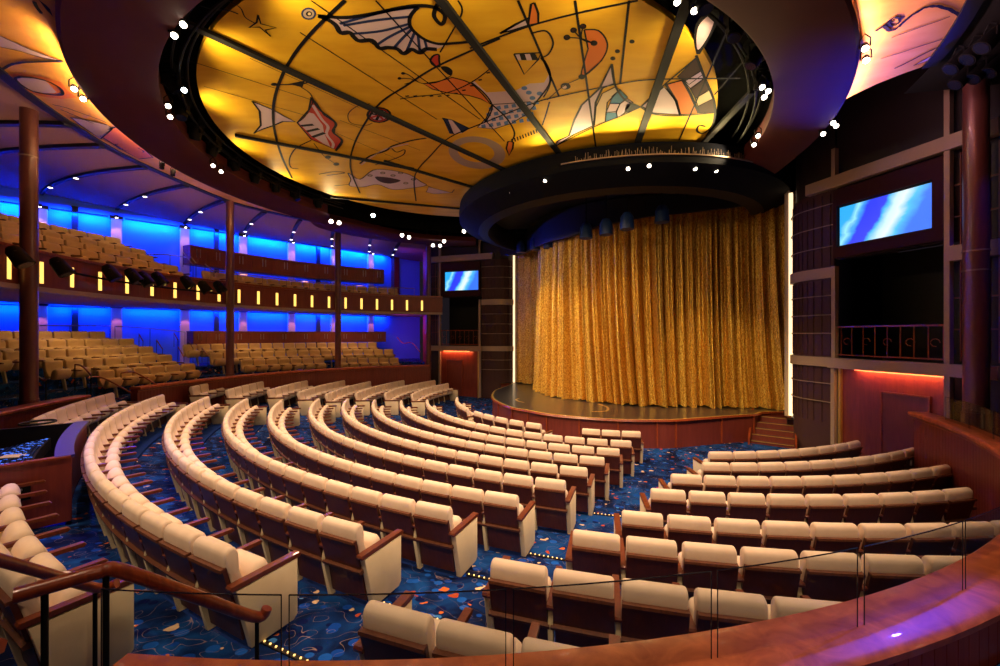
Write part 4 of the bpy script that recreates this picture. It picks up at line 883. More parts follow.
# ------------------------------------------------------------------ proscenium panels, mirror pair
def panel(sd):
    side = 'left' if sd < 0 else 'right'
    P0 = Vector((6.62, -.08)); P1 = Vector((10.24, -2.0)); d2 = (P1 - P0).normalized(); nrm = Vector((d2.y, -d2.x))   # towards the house
    if nrm.y > 0: nrm = -nrm
    def Q(s, off, h): p = P0 + d2 * s + nrm * off; return W(sd * p.x, p.y, h)
    X = (Q(1, 0, 0) - Q(0, 0, 0)).normalized(); N = (Q(0, 1, 0) - Q(0, 0, 0)).normalized()
    def bx(mb, s0, s1, h0, h1, off, th): mb.box((Q(s0, off, h0) + Q(s1, off, h1)) / 2, (s1 - s0, th, h1 - h0), X, N, UZ)
    # s: 0 at the proscenium light, along the panel away from the stage
    mb = MB(); bx(mb, .9, 4.3, -.9, 2.4, -2.4, .1); bx(mb, .9, 4.3, -.9, -.80, -1.3, 2.2); struct(f'wall_{side}_box_back', mb, 'black')
    t = Thing('proscenium_light', W(sd * 6.38, .62, -2.66), f'tall upright glowing light strip at the {side} edge of the stage opening', 'light strip')
    mb = MB(); mb.box(W(sd * 6.38, .62, .97), (.10, .10, 7.26), U3, V3); t.part('diffuser', mb, 'strip_glow')
    mb = MB(); mb.box(W(sd * 6.27, .70, 1.0), (.13, .16, 7.4), U3, V3); t.part('housing', mb, 'beam_paint')
    # louvred curved panel between the light strip and the post
    LP = smooth_px([(6.46, .60), (6.55, .22), (6.78, -.12), (7.15, -.38), (7.66, -.63)], 6)
    t = Thing('louvred_panel', Q(.5, 0, -EYE), f'dark curved louvred wood screen between the light strip and the {side} screen', 'louvred screen')
    def CQ(s, h, off=0):
        x = max(0, min(.9999, s / 1.2)) * (len(LP) - 1); i = int(x); k = x - i; a, b = LP[i], LP[i + 1]
        d = Vector((b[0] - a[0], b[1] - a[1])).normalized(); u = a[0] + (b[0] - a[0]) * k + d.y * off; v = a[1] + (b[1] - a[1]) * k - d.x * off
        return W(sd * u, v, h)
    mb = MB(); mb.grid([[CQ(s, h, -.06) for s in frange(0, 1.2, 10)] for h in (-3.6, 6.6)]); bx(mb, 3.9, 4.6, -3.6, 6.6, -.25, .3); bx(mb, 1.2, 3.9, 2.1, 6.6, -.25, .3); bx(mb, 1.2, 3.9, -3.6, -.67, -.25, .3)
    struct(f'wall_{side}_proscenium', mb, 'dark_wall', f'dark red panelled wall {side} of the proscenium')
    lt = t
    mb = MB(); mb.grid([[CQ(s, h) for s in frange(.0, 1.2, 12)] for h in (-3.5, 4.1)]); t.part('board', mb, 'louvre', smooth=True)
    mb = MB()
    for s in frange(.08, 1.14, 9):
        for h0, h1 in ((-2.55, -.95), (-.62, 1.55), (1.95, 4.0)): mb.bar(CQ(s, h0, .012), CQ(s, h1, .012), .022, .024)
    t.part('slats', mb, 'louvre')
    mb = MB()
    for h in (-1.95, -1.42, .02, .55, 1.1, 2.5, 3.1, 3.7): mb = MB(); mb.tube([CQ(s, h, .05) for s in frange(.0, 1.2, 10)], .016, 8); t.part('rail', mb, 'bronze', smooth=True)
    for hb, hw in ((-.80, .27), (1.75, .30)):
        mb = MB(); mb.sweep([[CQ(s, hb - hw / 2, -.02), CQ(s, hb - hw / 2, .09), CQ(s, hb + hw / 2, .09), CQ(s, hb + hw / 2, -.02)] for s in frange(0, 1.2, 12)])
        t.part('band', mb, 'beam_paint', smooth=True)
    # beams and posts
    t = Thing('panel_frame', Q(2.6, .05, -EYE), f'grid of pale posts and beams framing the {side} screen and opening', 'frame')
    mb = MB(); bx(mb, .5, 4.55, 4.1, 4.42, .08, .22); t.part('top_beam', mb, 'beam_paint')
    mb = MB(); bx(mb, 1.15, 4.55, -.95, -.67, .08, .26); t.part('lower_beam', mb, 'beam_paint')
    for s0, s1 in ((3.72, 4.55),):
        mb = MB(); bx(mb, s0, s1, 1.62, 1.95, .08, .2); t.part('middle_beam', mb, 'beam_paint')
    for s, h0, h1 in ((1.25, -3.5, -.95), (3.72, -3.5, 6.3), (1.27, -.67, 1.9), (1.27, 4.4, 5.2)):
        mb = MB(); bx(mb, s - .05, s + .05, h0, h1, .08, .14); t.part('post', mb, 'beam_paint')
    mb = MB()
    for s in frange(3.9, 4.5, 4):
        mb.bar(Q(s, .02, -.6), Q(s, .02, 4.0), .03, .03)
    for h in (.1, .8, 2.6, 3.3): mb.bar(Q(3.8, .04, h), Q(4.55, .04, h), .04, .03)
    t.part('slats', mb, 'door_wood')
    # TV
    t = Thing('television', Q(2.5, .05, 2.3), f'flat screen with a blue and white picture, in a frame {side} of the stage', 'television')
    mb = MB(); bx(mb, 1.25, 3.64, 2.12, 2.42, .06, .12); bx(mb, 1.25, 3.64, 3.56, 4.02, .06, .12); bx(mb, 1.25, 1.34, 2.42, 3.56, .06, .12); bx(mb, 3.44, 3.64, 2.42, 3.56, .06, .12); t.part('frame', mb, 'tv_frame')
    mb = MB(); bx(mb, 1.34, 3.44, 2.42, 3.56, .01, .05); t.part('bezel', mb, 'black')
    mb = MB(); bx(mb, 1.38, 3.40, 2.46, 3.51, .04, .02); t.part('screen', mb, 'screen_glow')
    # railing of the box
    t = Thing('box_railing', Q(2.5, .02, -.67), f'dark metal railing across the opening under the {side} screen', 'railing')
    mb = MB(); mb.bar(Q(1.32, .02, .20), Q(3.68, .02, .20), .05, .04); t.part('top_rail', mb, 'mahogany')
    mb = MB(); mb.bar(Q(1.32, .02, -.58), Q(3.68, .02, -.58), .04, .03); t.part('bottom_rail', mb, 'mahogany')
    for s in frange(1.4, 3.6, 8):
        mb = MB(); mb.bar(Q(s, .02, -.6), Q(s, .02, .2), .018, .018); t.part('baluster', mb, 'mahogany')
    mb = MB()
    for s in frange(1.55, 3.45, 4): mb.tube([Q(s + .09 * math.cos(k * .7), .02, -.2 + .09 * math.sin(k * .7)) for k in range(8)], .009, 6)
    t.part('scrolls', mb, 'mahogany')
    # door wall below
    t = Thing('wall_panelling', Q(2.5, .02, -EYE), f'red wooden panelling under the lower beam {side} of the stage, lit orange from above', 'panelling')
    mb = MB(); bx(mb, 1.3, 3.68, -3.57, -.95, -.06, .08); t.part('board', mb, 'wall_wood')
    mb = MB(); bx(mb, 1.34, 1.40, -3.57, -.95, .02, .08); t.part('edge_strip', mb, 'gold_trim')
    t = Thing('stage_door', Q(2.9, .02, -EYE), f'plain dark red wooden door in the panelling {side} of the stage', 'door')
    mb = MB(); bx(mb, 2.38, 3.32, -3.57, -1.5, -.0, .03); t.part('leaf', mb, 'door_wood')
    mb = MB(); bx(mb, 2.34, 2.38, -3.57, -1.46, .01, .06); bx(mb, 3.32, 3.36, -3.57, -1.46, .01, .06); bx(mb, 2.34, 3.36, -1.5, -1.46, .01, .06); t.part('frame', mb, 'mahogany')
    if sd > 0:
        mb = MB(); bx(mb, 3.40, 3.50, -2.62, -2.42, .0, .03); single('wall_socket', mb, 'black_metal', 'small dark socket plate on the panelling right of the stage door', 'socket plate')
    t = Thing('cove_light', Q(2.7, .1, -.98), f'glowing orange light line under the lower beam {side} of the stage', 'light strip')
    mb = MB(); bx(mb, 1.75 if sd > 0 else 1.9, 3.66 if sd > 0 else 3.5, -.985, -.955, .03, .03); t.part('tube', mb, 'orange_glow')
    o = lamp('cove_lamp', 'AREA', Q(2.7, .13, -1.0), Q(2.7, -.2, -2.2), 13, (1, .30, .10), 1.8, .05)
    o.rotation_euler = Matrix((X, N.cross(X) if False else (N * .8 + UZ * .6).normalized().cross(X).normalized(), (N * .35 + UZ).normalized())).transposed().to_euler()
panel(-1); panel(1)
# end walls from the portal out to the hull
for sd, nm in ((-1, 'wall_left_front'), (1, 'wall_right_front')):
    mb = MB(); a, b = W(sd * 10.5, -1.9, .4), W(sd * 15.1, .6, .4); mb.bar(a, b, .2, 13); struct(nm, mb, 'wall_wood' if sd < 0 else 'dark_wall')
mb = MB(); mb.box(W(-14.8, -2.0, 3.4), (.4, .35, 3.2), U3, V3); single('wall_pilaster', mb, 'door_wood', 'dark brown pilaster at the stage end of the balcony wall', 'pilaster')
mb = MB(); mb.box(W(-11.6, -1.65, 1.6), (.45, .25, 8.2), U3, V3); single('wall_pilaster', mb, 'door_wood', 'dark red pilaster beside the slim stage end column', 'pilaster')

# ------------------------------------------------------------------ sound desk
t = Thing('sound_booth', PS(16.7, 0, -2.62), 'wooden sound booth wall with purple lit curved rim enclosing a mixing desk', 'booth')
zb, zt = -2.66, -1.76
mb = MB(); p, q = PS(16.06, 4.45), PS(18.3, 4.45); d = (q - p).normalized(); mb.box((p + q) / 2 + UZ * ((zb + zt) / 2), ((q - p).length, .06, zt - zb), d, d.cross(UZ), UZ); t.part('end_panel', mb, 'wall_wood')
mb = MB(); mb.box((p + q) / 2 + UZ * (zt + .015), ((q - p).length, .12, .03), d, d.cross(UZ), UZ); t.part('end_coping', mb, 'mahogany')
mb = MB(); c = p + d * .55 + d.cross(UZ) * (.034 if d.cross(UZ).y < 0 else -.034) + UZ * (zb + .52); mb.box(c, (.34, .012, .20), d, d.cross(UZ), UZ); sk = t.part('socket_plate', mb, 'black_metal')
mb = MB()
for i in (-1, 1):
    for j in (-1, 1): mb.box(c + d * .07 * i + UZ * .045 * j + d.cross(UZ) * (.008 if d.cross(UZ).y < 0 else -.008), (.05, .012, .03), d, d.cross(UZ), UZ)
t.part('socket', mb, 'steel', parent=sk)
B = frange(-6.6, 4.5, 14)
mb = MB(); mb.sweep([[PS(16.05, a, zb), PS(16.05, a, zt), PS(16.12, a, zt), PS(16.12, a, zb)] for a in B]); t.part('curved_wall', mb, 'wall_wood')
mb = MB(); mb.sweep([[PS(16.02, a, zt), PS(16.02, a, zt + .035), PS(16.22, a, zt + .035), PS(16.22, a, zt)] for a in B]); t.part('curved_rim', mb, 'booth_rim', smooth=True)
mb = MB(); p, q = PS(16.1, -6.6), PS(18.0, -6.6); d = (q - p).normalized(); mb.box((p + q) / 2 + UZ * ((zb + zt) / 2 + .02), ((q - p).length, .08, zt - zb), d, d.cross(UZ), UZ); t.part('far_panel', mb, 'black')
mb = MB(); mb.sweep([[PS(17.35, a, zb), PS(17.35, a, zt + .05), PS(17.43, a, zt + .05), PS(17.43, a, zb)] for a in frange(-6.6, -3.5, 6)]); t.part('rear_wall', mb, 'wall_wood')
t = Thing('mixing_desk', PS(16.9, .5, -2.2), 'sloping mixing desk glowing blue inside the sound booth', 'mixing desk')
mb = MB(); secs = []
for a in frange(-4.8, 3.2, 8): secs.append([PS(16.45, a, -2.1), PS(16.45, a, -1.90), PS(17.3, a, -2.06), PS(17.3, a, -2.16)])
mb.sweep(secs); t.part('desk_body', mb, 'black_metal')
mb = MB(); gm = MB(); rn = random.Random(4)
for i in range(30):
    for j in range(14):
        a = -4.6 + 7.6 * i / 29; r = 16.5 + .76 * j / 13; h = -1.90 - .16 * (r - 16.45) / .85 + .008
        if rn.random() < .28: gm.box(PS(r, a, h), (.035, .028, .014))
        else: mb.box(PS(r, a, h), (.02, .03, .03))
tag(t.part('fader_caps', mb, 'navy_gel'), kind='stuff'); tag(t.part('lit_keys', gm, 'console_glow'), kind='stuff')
mb = MB(); mb.box(PS(16.72, -.8, -1.925), (.30, .21, .012), (1, .3, 0), (-.3, 1, 0)); single('paper_sheet', mb, 'paper', 'pale yellow paper lying on the mixing desk', 'paper')
mb = MB(); c = PS(16.75, -7.2, -1.70); mb.tube([c + Vector((.24 * math.cos(k * .35), .24 * math.sin(k * .35), 0)) for k in range(19)], .02, 8); single('coiled_cable', mb, 'black', 'black coiled cable hanging behind the sound booth', 'cable')
# ------------------------------------------------------------------ handrails
def handrail(label, pts, posts, rad=.026, matn='mahogany', foot=-2.4):
    t = Thing('handrail', Vector(pts[0]), label, 'handrail', 'handrails on the stairs')
    mb = MB(); mb.tube(smooth_px([tuple(p) for p in pts], 6), rad, 12); t.part('rail', mb, matn, smooth=True)
    for p, b in posts:
        mb = MB(); mb.tube([Vector(p), Vector((p[0], p[1], EYE + b))], min(rad * .5, .014), 10); t.part('post', mb, 'black_metal', smooth=True)
    return t
p1, p2, p3 = flat(14, 596, -1.24), flat(113, 568, -1.235), flat(256, 617, -2.0)
handrail('thick mahogany handrail bending down the near stairs, in front at bottom left', [p1, p1.lerp(p2, .5), p2 - (p2 - p1).normalized() * .05, p2 + (p3 - p2).normalized() * .05, p2.lerp(p3, .5), p3, p3 + Vector((.05, .05, .03))], [(flat(44.7, 590, -1.25), -2.2), (flat(106, 573, -1.25), -2.3), (flat(257, 616, -2.0), -2.8)], .036)
p1, p2 = flat(-25, 553, -1.24), flat(97, 588, -1.9)
handrail('thick mahogany handrail behind the first one at bottom left', [p1, p1.lerp(p2, .5), p2, flat(117, 583, -1.9)], [(flat(95, 588, -1.9), -2.75)], .034)
mb = MB(); q0, q1, q2 = flat(113, 576, -1.26), flat(200, 607, -1.75), flat(250, 624, -2.02)
def rail_px(label, pts, r, posts, drop=.75, matn='mahogany', rad=.022):
    P = [cyl(x, y, rr)[0] for (x, y), rr in zip(pts, r)]
    handrail(label, P, [(P[i], P[i].z - EYE - drop) for i in posts], rad, matn)
rail_px('sloping mahogany handrail on the terrace stairs beside the purple low wall', [(75, 364.5), (82, 366), (91, 375)], [11.4, 11.2, 10.9], [0, 2])
rail_px('sloping mahogany handrail above the wall opening by the terrace stairs', [(87, 378), (103, 378), (131, 393)], [11.0, 10.9, 10.6], [0])
rail_px('long mahogany handrail descending towards the end of the far low wall', [(121, 373), (136, 373), (162, 388)], [11.2, 10.95, 10.5], [0])
rail_px('short mahogany handrail right beside the big left column', [(37, 376), (43, 380), (46, 380)], [11.3, 11.0, 10.9], [2])
for (x0, y0, x1, y1, rr), lb in zip([(156.5, 340, 162.5, 349, 13.6), (178, 347, 184, 357, 12.4), (188, 340, 193, 348, 13.5), (174, 333, 178, 340, 14.2), (139, 334, 143, 341, 14.4), (202, 348, 208, 356, 12.3)], ['in the middle of the terrace stairs', 'low on the terrace stairs', 'beside the first terrace cabinet', 'high on the terrace stairs', 'beside the top terrace row', 'at the end of the terrace row']):
    rail_px(f'short sloping wooden grab rail {lb}', [(x0, y0), ((x0 + x1) / 2, (y0 + y1) / 2), (x1, y1)], [rr, rr - .25, rr - .5], [0, 2], .6, 'mahogany', .02)
for (x0, y0, x1, y1, rr), lb in zip([(191, 257, 196, 263, 12.6), (205, 264, 214, 272, 12.0), (183, 252, 193, 265, 12.9)], ['upper', 'lower', 'middle']):
    rail_px(f'{lb} short sloping rail on the balcony stairs beside the cabinets', [(x0, y0), ((x0 + x1) / 2, (y0 + y1) / 2), (x1, y1)], [rr, rr - .2, rr - .4], [0, 2], .6, 'bronze', .02)
rail_px('thin level steel rail at the top of the terrace stairs against the blue wall', [(115, 326), (150, 328.5), (185, 332)], [15.2, 15.2, 15.0], [0, 1, 2], .8, 'steel', .02)
rail_px('thin level steel rail behind the top terrace row by the big left column', [(38, 325.5), (70, 325.5), (110, 326)], [16, 16, 16], [0, 1, 2], .8, 'steel', .02)
rail_px('thin level steel rail on the balcony against the blue wall', [(148, 254), (170, 255), (190, 258)], [13.5, 13.5, 13.3], [0, 1, 2], .6, 'steel', .02)
rail_px('zigzag wooden handrail on the purple wall by the slim column', [(397, 337), (403, 343), (412, 343), (420, 352)], [14.2, 13.8, 13.2, 12.6], [], .6, 'mahogany', .022)
P = [flat(x, y, -2.75) for x, y in ((911, 465), (911.5, 458), (913, 457), (926, 458))]
handrail('small bent steel rail beside the right block of seats', [P[0], P[1], P[2], P[3]], [], .018, 'steel')
mb = MB(); c = cyl(280, 309, 11.6)[0]; mb.box(c, (.42, .05, .13), (PC(11, -70) - PC(11, -78)).normalized(), (PC(12, -74) - PC(11, -74)).normalized()); single('exit_sign', mb, 'exit_glow', 'small glowing pale green exit light under the balcony edge', 'sign')
mb = MB(); c = cyl(2, 285, 11.7)[0]; mb.box(c, (.8, .06, .14), (PC(11, -20) - PC(11, -30)).normalized(), (PC(12, -24) - PC(11, -24)).normalized()); single('exit_sign', mb, 'exit_glow', 'bright pale light under the balcony at the far left edge', 'sign')

# ------------------------------------------------------------------ lighting fixtures
def fixture(name, p, aim, label, lens='lens_warm', size=.09, length=.24, group=None, hang=.25):
    d = (Vector(aim) - p).normalized(); t = Thing(name, p, label, 'spotlight', group)
    mb = MB(); mb.tube([p - d * length * .6, p - d * length * .4, p + d * length * .35, p + d * length * .4], [size * .55, size * .85, size, size], 12); b = t.part('body', mb, 'black_metal', smooth=True)
    mb = MB(); mb.tube([p + d * length * .40, p + d * length * .415], size * .82, 12); t.part('lens', mb, lens)
    sdv = d.cross(UZ).normalized() * size * 1.15; mb = MB(); mb.tube([p - sdv, p - sdv + UZ * (hang * .6), p + UZ * hang, p + sdv + UZ * (hang * .6), p + sdv], .012, 6); t.part('yoke', mb, 'black_metal')
    return t
fx = [(174, 34, 4.9, 'lens_warm', 'large warm star of light at the inner ring edge, upper left'), (183, 23, 4.95, 'lens_warm', 'bright spotlight just above the large upper left one'), (184, 89, 5.0, 'lens_cool', 'bright blue-white spotlight in the left slot'),
      (168, 105, 4.85, 'lens_warm', 'upper spotlight of the pair below the blue-white one'), (170, 116, 4.82, 'lens_warm', 'lower spotlight of the pair below the blue-white one'), (213, 165, 4.8, 'lens_warm', 'left spotlight of the pair midway along the inner ring edge'), (221, 171, 4.8, 'lens_warm', 'right spotlight of the pair midway along the inner ring edge'),
      (331, 221, 4.75, 'lens_warm', 'left spotlight of the pair where the ring narrows'), (339, 222.5, 4.75, 'lens_warm', 'right spotlight of the pair where the ring narrows'), (373, 215, 5.0, 'lens_cool', 'blue-white spotlight above the far fascia'),
      (402, 235, 4.75, 'lens_warm', 'left spotlight of the far fascia pair'), (409, 237, 4.75, 'lens_warm', 'right spotlight of the far fascia pair'), (433, 245, 4.7, 'lens_warm', 'leftmost of the cluster above the slim stage column'), (440, 245.5, 4.7, 'lens_warm', 'middle of the cluster above the slim stage column'), (444, 241, 4.7, 'lens_warm', 'rightmost of the cluster above the slim stage column'),
      (762, 86, 4.9, 'lens_warm', 'upper lit spotlight at the right end of the slot'), (768, 90, 4.9, 'lens_warm', 'small lit spotlight at the right end of the slot'), (764, 96, 4.85, 'lens_warm', 'third lit spotlight at the right end of the slot'), (758, 135, 4.85, 'lens_warm', 'upper lit spotlight low in the right slot'), (754, 144, 4.85, 'lens_warm', 'lower lit spotlight low in the right slot'),
      (694, 9, 5.1, 'lens_warm', 'spotlight hung on the steep girder near the top'), (677, 0, 5.1, 'lens_warm', 'spotlight beside the steep girder at the top edge'),
      (865, 47, 4.8, 'lens_warm', 'upper spotlight of the pair on the ring edge at upper right'), (866, 59, 4.75, 'lens_warm', 'lower spotlight of the pair on the ring edge at upper right'), (833, 122, 4.8, 'lens_warm', 'upper spotlight of the small cluster low on the right ring edge'), (836, 125, 4.75, 'lens_warm', 'middle spotlight of the small cluster low on the right ring edge'), (823, 133, 4.75, 'lens_warm', 'lower spotlight of the small cluster low on the right ring edge'),
      (74, 88, 4.85, 'lens_warm', 'upper spotlight of the pair on the outer left ring edge'), (83, 98, 4.8, 'lens_warm', 'lower spotlight of the pair on the outer left ring edge'), (162, 166, 4.8, 'lens_dark', 'upper unlit spotlight under the outer left ring edge'), (173, 173, 4.8, 'lens_dark', 'lower unlit spotlight under the outer left ring edge'),
      (510, 191, 4.66, 'lens_warm', 'leftmost lit spotlight on the canopy rim'), (545, 180, 4.66, 'lens_warm', 'second lit spotlight on the canopy rim'), (628, 168, 4.66, 'lens_warm', 'third lit spotlight on the canopy rim'), (649, 165, 4.66, 'lens_warm', 'fourth, brightest spotlight on the canopy rim'), (695, 168, 4.66, 'lens_warm', 'fifth lit spotlight on the canopy rim'), (716, 170, 4.66, 'lens_warm', 'rightmost lit spotlight on the canopy rim'),
      (468, 211, 4.95, 'lens_warm', 'top of the three small lights beside the canopy'), (465, 224, 4.85, 'lens_warm', 'middle of the three small lights beside the canopy'), (464, 231, 4.75, 'lens_warm', 'lowest of the three small lights beside the canopy')]
for x, y, h, ln, lb in fx:
    p = flat(x, y, h); aim = Vector((p.x * .35 + .4, p.y * .35, EYE - 1.0)) if ln != 'lens_dark' else Vector((p.x, p.y - 1, 0))
    big = x in (174, 184, 373)
    fixture('stage_spotlight', p, aim, lb, ln, .10 if p.y > 14 else .06, .2, 'lit spotlights of ring, slot and canopy', .22)
# dark moving lights in the slot and on the balcony bar, blue-lit lamps over the curtain
rn = random.Random(11)
for i, a in enumerate([-72, -64, -57, -50, -42, -34, -26, -18, -8, 62, 70, 78, 86, 94, 101]):
    p = PC(7.42, a, 5.18, RC2)
    t = Thing('moving_light', p, f'black moving light in the slot inside the ring, {ORD[i + 1]} from the stage end', 'stage light', 'moving lights in the slot')
    mb = MB(); mb.box(p + UZ * .22, (.32, .26, .16)); t.part('base', mb, 'black_metal')
    aim = Vector((rn.uniform(-.5, .5), rn.uniform(-.3, .6), -1)).normalized(); mb = MB(); mb.tube([p - aim * .12, p, p + aim * .2], [.10, .14, .12], 12); t.part('head', mb, 'black_metal', smooth=True)
    mb = MB(); mb.tube([p + aim * .2, p + aim * .21], .10, 12); t.part('lens', mb, 'lens_dark')
    mb = MB()
    for s_ in (-1, 1): mb.box(p + Vector((.15 * s_, 0, .06)), (.03, .12, .28))
    mb.box(p + Vector((0, 0, .18)), (.33, .12, .03))
    t.part('yoke', mb, 'black_metal')
t = Thing('lighting_truss', PC(7.3, 0, 5.3, RC2), 'curved black pipe carrying the stage lights inside the ring slot', 'truss')
for rr, hh in ((7.15, 5.36), (7.4, 5.36), (7.28, 5.2)):
    mb = MB(); mb.tube([PC(rr, a, hh, RC2) for a in frange(-80, 125, 100)], .025, 6); t.part('pipe', mb, 'black_metal')
bar = [cyl(x, y, 10.6)[0] for x, y in ((60, 270), (110, 280), (160, 287), (222, 294))]
t = Thing('lighting_bar', bar[1], 'black pipe carrying stage lights in front of the balcony', 'pipe'); mb = MB(); mb.tube(smooth_px([tuple(b) for b in bar], 6), .03, 8); t.part('pipe', mb, 'black_metal')
for i, (x, y) in enumerate(((20, 258), (62, 268), (112, 274), (134, 277), (146, 280), (160, 280), (188, 283), (205, 288), (220, 288))):
    p = cyl(x, y, 10.45)[0]; fixture('stage_spotlight', p, p + Vector((.5, .2, -.8)), f'large black unlit spotlight before the balcony front, {ORD[i + 1]} from the left', 'lens_dark', .18, .46, 'unlit spotlights before the balcony', .2)
for i, (x, y, h, u) in enumerate(((521, 246, 3.9, 0), (535, 243, 3.9, 0), (549, 241, 3.9, 0), (586, 230, 3.9, 0), (606, 226, 3.95, 0), (627, 220, 4.0, 0), (662, 213, 4.15, 0))):
    Z = [20.5, 19.3, 18.2, 15.7, 14.9, 14.1, 14.0][i]; p = Vector(((x - 500) / F * Z, Z, EYE + (YH - y) / F * Z))
    t = Thing('wash_light', p, f'dark blue stage wash light hanging before the gold curtain, {ORD[i + 1]} from the left', 'stage light', 'wash lights before the curtain')
    mb = MB(); mb.tube([p + UZ * .25, p + UZ * .1, p - UZ * .32], [.12, .22, .24], 14); t.part('head', mb, 'navy_gel', smooth=True)
    mb = MB(); mb.tube([p + UZ * .2, p + UZ * 1.4], .02, 6); t.part('hanger', mb, 'black_metal')
for i, (x, y) in enumerate(((958, 62), (975, 52), (990, 40), (962, 78), (980, 72), (996, 66))):
    p = flat(x, y, 5.0); fixture('stage_spotlight', p, p + Vector((-.8, .3, -.9)), f'black unlit spotlight in the dark cluster at the upper right corner, {ORD[i + 1]} of six', 'lens_dark', .14, .4, 'unlit spotlights at the upper right', .3)

# ------------------------------------------------------------------ lights
WARM = (1, .69, .45)
for a, r, e in [(-70, 8.2, 1), (-45, 8.2, 1), (-20, 8.2, 1), (5, 8.2, 1), (30, 8.2, 1), (55, 8.2, 1), (80, 8.2, 1), (105, 8.2, 1)]:
    p = PC(r, a, 4.72, RC2); lamp('house_downlight', 'SPOT', p, PC(4.5, a, -3, RC2), 720 * e, WARM, .12, spot=100, blend=.8)
for a in (-30, 30, 90, 150, 210, 270):
    p = PC(3.8, a, 5.0); lamp('house_downlight', 'SPOT', p, p - UZ * 5, 560, WARM, .12, spot=105, blend=.8)
for u, v, tu, e in ((-8.2, -6.5, -.5, 3300), (-4.5, -13.3, -2.8, 1500), (3.5, -13.8, 1.8, 1700), (7.6, -8.5, 5.0, 1900)):     # ring spots on the curtain
    lamp('curtain_spot', 'SPOT', W(u, v, 4.65), W(tu, -1.2, -2.0), e * 1.25, (1, .73, .30), .1, spot=42, blend=.9)
for a in range(-75, 130, 20):       # cove behind the ring lip washes the painted ceiling
    p = PC(7.3, a, 4.96, RC2); lamp('mural_wash', 'SPOT', p, PC(3.2, a, MH, RC2), 140, (1, .74, .36), .1, spot=120, blend=.9)
for th in (22, 38, 54):
    p = PS(6.95, th, 5.02); lamp('mural_front_wash', 'AREA', p, PS(8.6, th, 5.6), 34, (1, .78, .35), 1.6, .06)
for a in (-58, -42, -26, -10, 78, 92, 106):
    p = PC(8.96, a, 4.90, RC2); lamp('border_wash', 'AREA', p, PC(9.7, a, 5.35, RC2), 30 if a < 60 else 38, (1, .60, .28) if a < 60 else (1, .50, .56), 2.4, .05)
for a in (-28, -42, -56, -70, -84, -98):     # added unseen spots above the balcony parapet stand in for bounce on the pale ceiling
    lamp('ceiling_fill', 'SPOT', PC(11.06, a, 2.3), PC(11.9, a, 5), 95, (1, .50, .33), .1, spot=76, blend=.9)
lamp('steps_spot', 'SPOT', W(8.2, -7.5, 4.2), W(5.9, -1.4, -3.2), 420, (1, .66, .40), .1, spot=34, blend=.8)
# purple and blue accents from the rig
for a, e in ((-8, 420), (18, 500), (38, 590), (58, 680), (78, 690), (98, 520)):      # balcony rail lights from the rear of the house
    lamp('rear_spot', 'SPOT', PC(12.2, a, 4.55), PC(5.2, a, -2.8), e, (1, .71, .46), .12, spot=64, blend=.9)
for a, e in ((20, 260), (38, 330), (56, 360), (74, 340), (92, 260)): lamp('near_spot', 'SPOT', PC(11.7, a, 4.6), PC(9.2, a, -2.2), e, (1, .70, .42), .12, spot=66, blend=.9)
for a in (56, 72, 88): lamp('parapet_fill', 'SPOT', PC(14.2, a, 2.2), PC(10.7, a, -1.8), 130, (1, .62, .38), .1, spot=80, blend=.9)  # added fill spots without a fixture, to brighten the near parapet
lamp('blue_ring_spot', 'SPOT', Vector((9.3, 9.4, EYE + 1.6)), flat(848, 95, 4.85), 2600, (.02, .02, 1), .1, spot=46, blend=1)
lamp('blue_canopy_spot', 'SPOT', W(-8.5, -6.0, 3.2), PS(6.4, -52, 4.3), 900, (.03, .06, 1), .1, spot=60, blend=1)
lamp('purple_wash', 'SPOT', PC(10.4, -60, 4.4), PC(9.5, -30, -2.0), 160, (.30, .04, 1), .15, spot=55, blend=.9)
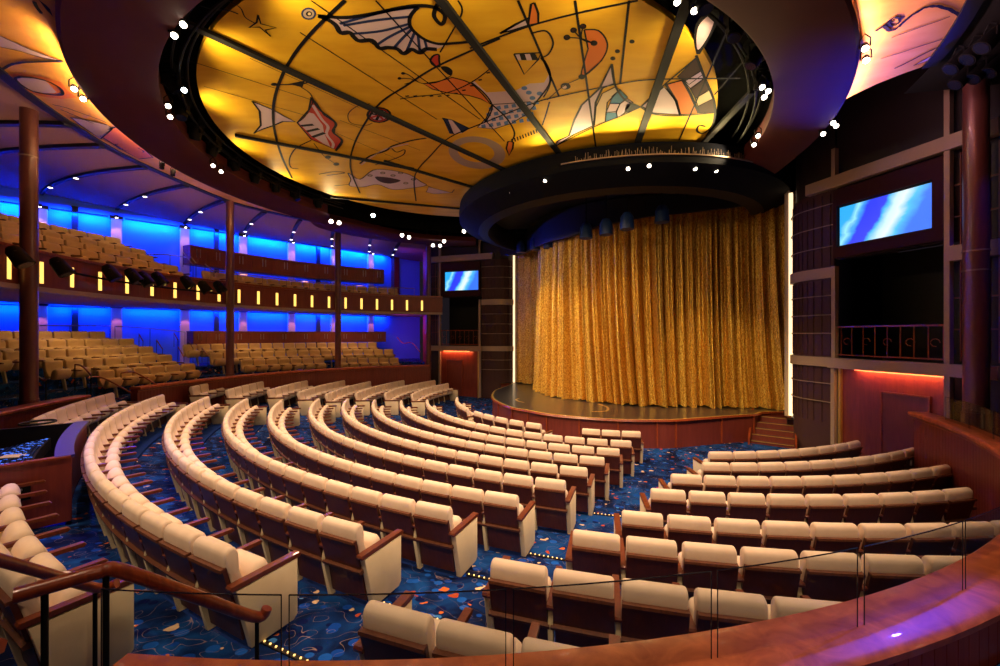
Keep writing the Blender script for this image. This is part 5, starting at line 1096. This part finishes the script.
lamp('purple_wash', 'SPOT', PC(10.6, -48, 4.2), PS(14.8, -6, -2.2), 170, (.30, .04, 1), .15, spot=60, blend=.9)
lamp('booth_purple', 'SPOT', PS(16.8, -1, 2.4), PS(16.25, 1, -1.7), 420, (.16, .05, 1), .1, spot=60, blend=.9)
lamp('coping_blue', 'SPOT', PC(11.6, 95, 3.2), PC(10.55, 65, -1.68), 900, (.08, .05, 1), .08, spot=13, blend=.9)
lamp('column_blue', 'SPOT', PC(12.6, 108, 4.4), PC(11.3, 116.5, 1.6), 120, (.06, .03, 1), .08, spot=40, blend=.8)
lamp('end_purple', 'SPOT', W(-11.6, -4.2, .9), W(-13, -.6, -.4), 420, (.62, .05, .8), .1, spot=90, blend=.8)
lamp('end_purple', 'SPOT', W(-11.6, -4.2, 4.5), W(-13, -.6, 3.6), 300, (.35, .04, 1), .1, spot=90, blend=.8)
lamp('terrace_warm', 'AREA', PC(12.6, -50, 1.05), PC(12.6, -50, -2), 44, (1, .60, .25), 3.5, .6)
lamp('terrace_warm', 'AREA', PC(12.4, -75, 1.05), PC(12.4, -75, -2), 42, (1, .58, .24), 3.5, .6)
lamp('terrace_warm', 'AREA', PC(12.4, -97, 1.05), PC(12.4, -97, -2), 44, (1, .58, .24), 3.5, .6)

# ------------------------------------------------------------------ camera, world, view
w = bpy.data.worlds.new('world'); SC.world = w; w.use_nodes = True
w.node_tree.nodes['Background'].inputs[0].default_value = (.02, .015, .02, 1); w.node_tree.nodes['Background'].inputs[1].default_value = .5
cam = bpy.data.cameras.new('camera'); co = bpy.data.objects.new('camera', cam); C.objects.link(co)
co.location = (0, 0, EYE); co.rotation_euler = (math.pi / 2, 0, 0); cam.sensor_width = 36; cam.lens = F / 1000 * 36; cam.shift_y = (YH - 333) / 1000; cam.clip_start = .05; cam.clip_end = 200
SC.camera = co
SC.view_settings.view_transform = 'Standard'; SC.view_settings.look = 'None'; SC.view_settings.exposure = 0; SC.view_settings.gamma = 1; SC.view_settings.use_curve_mapping = False
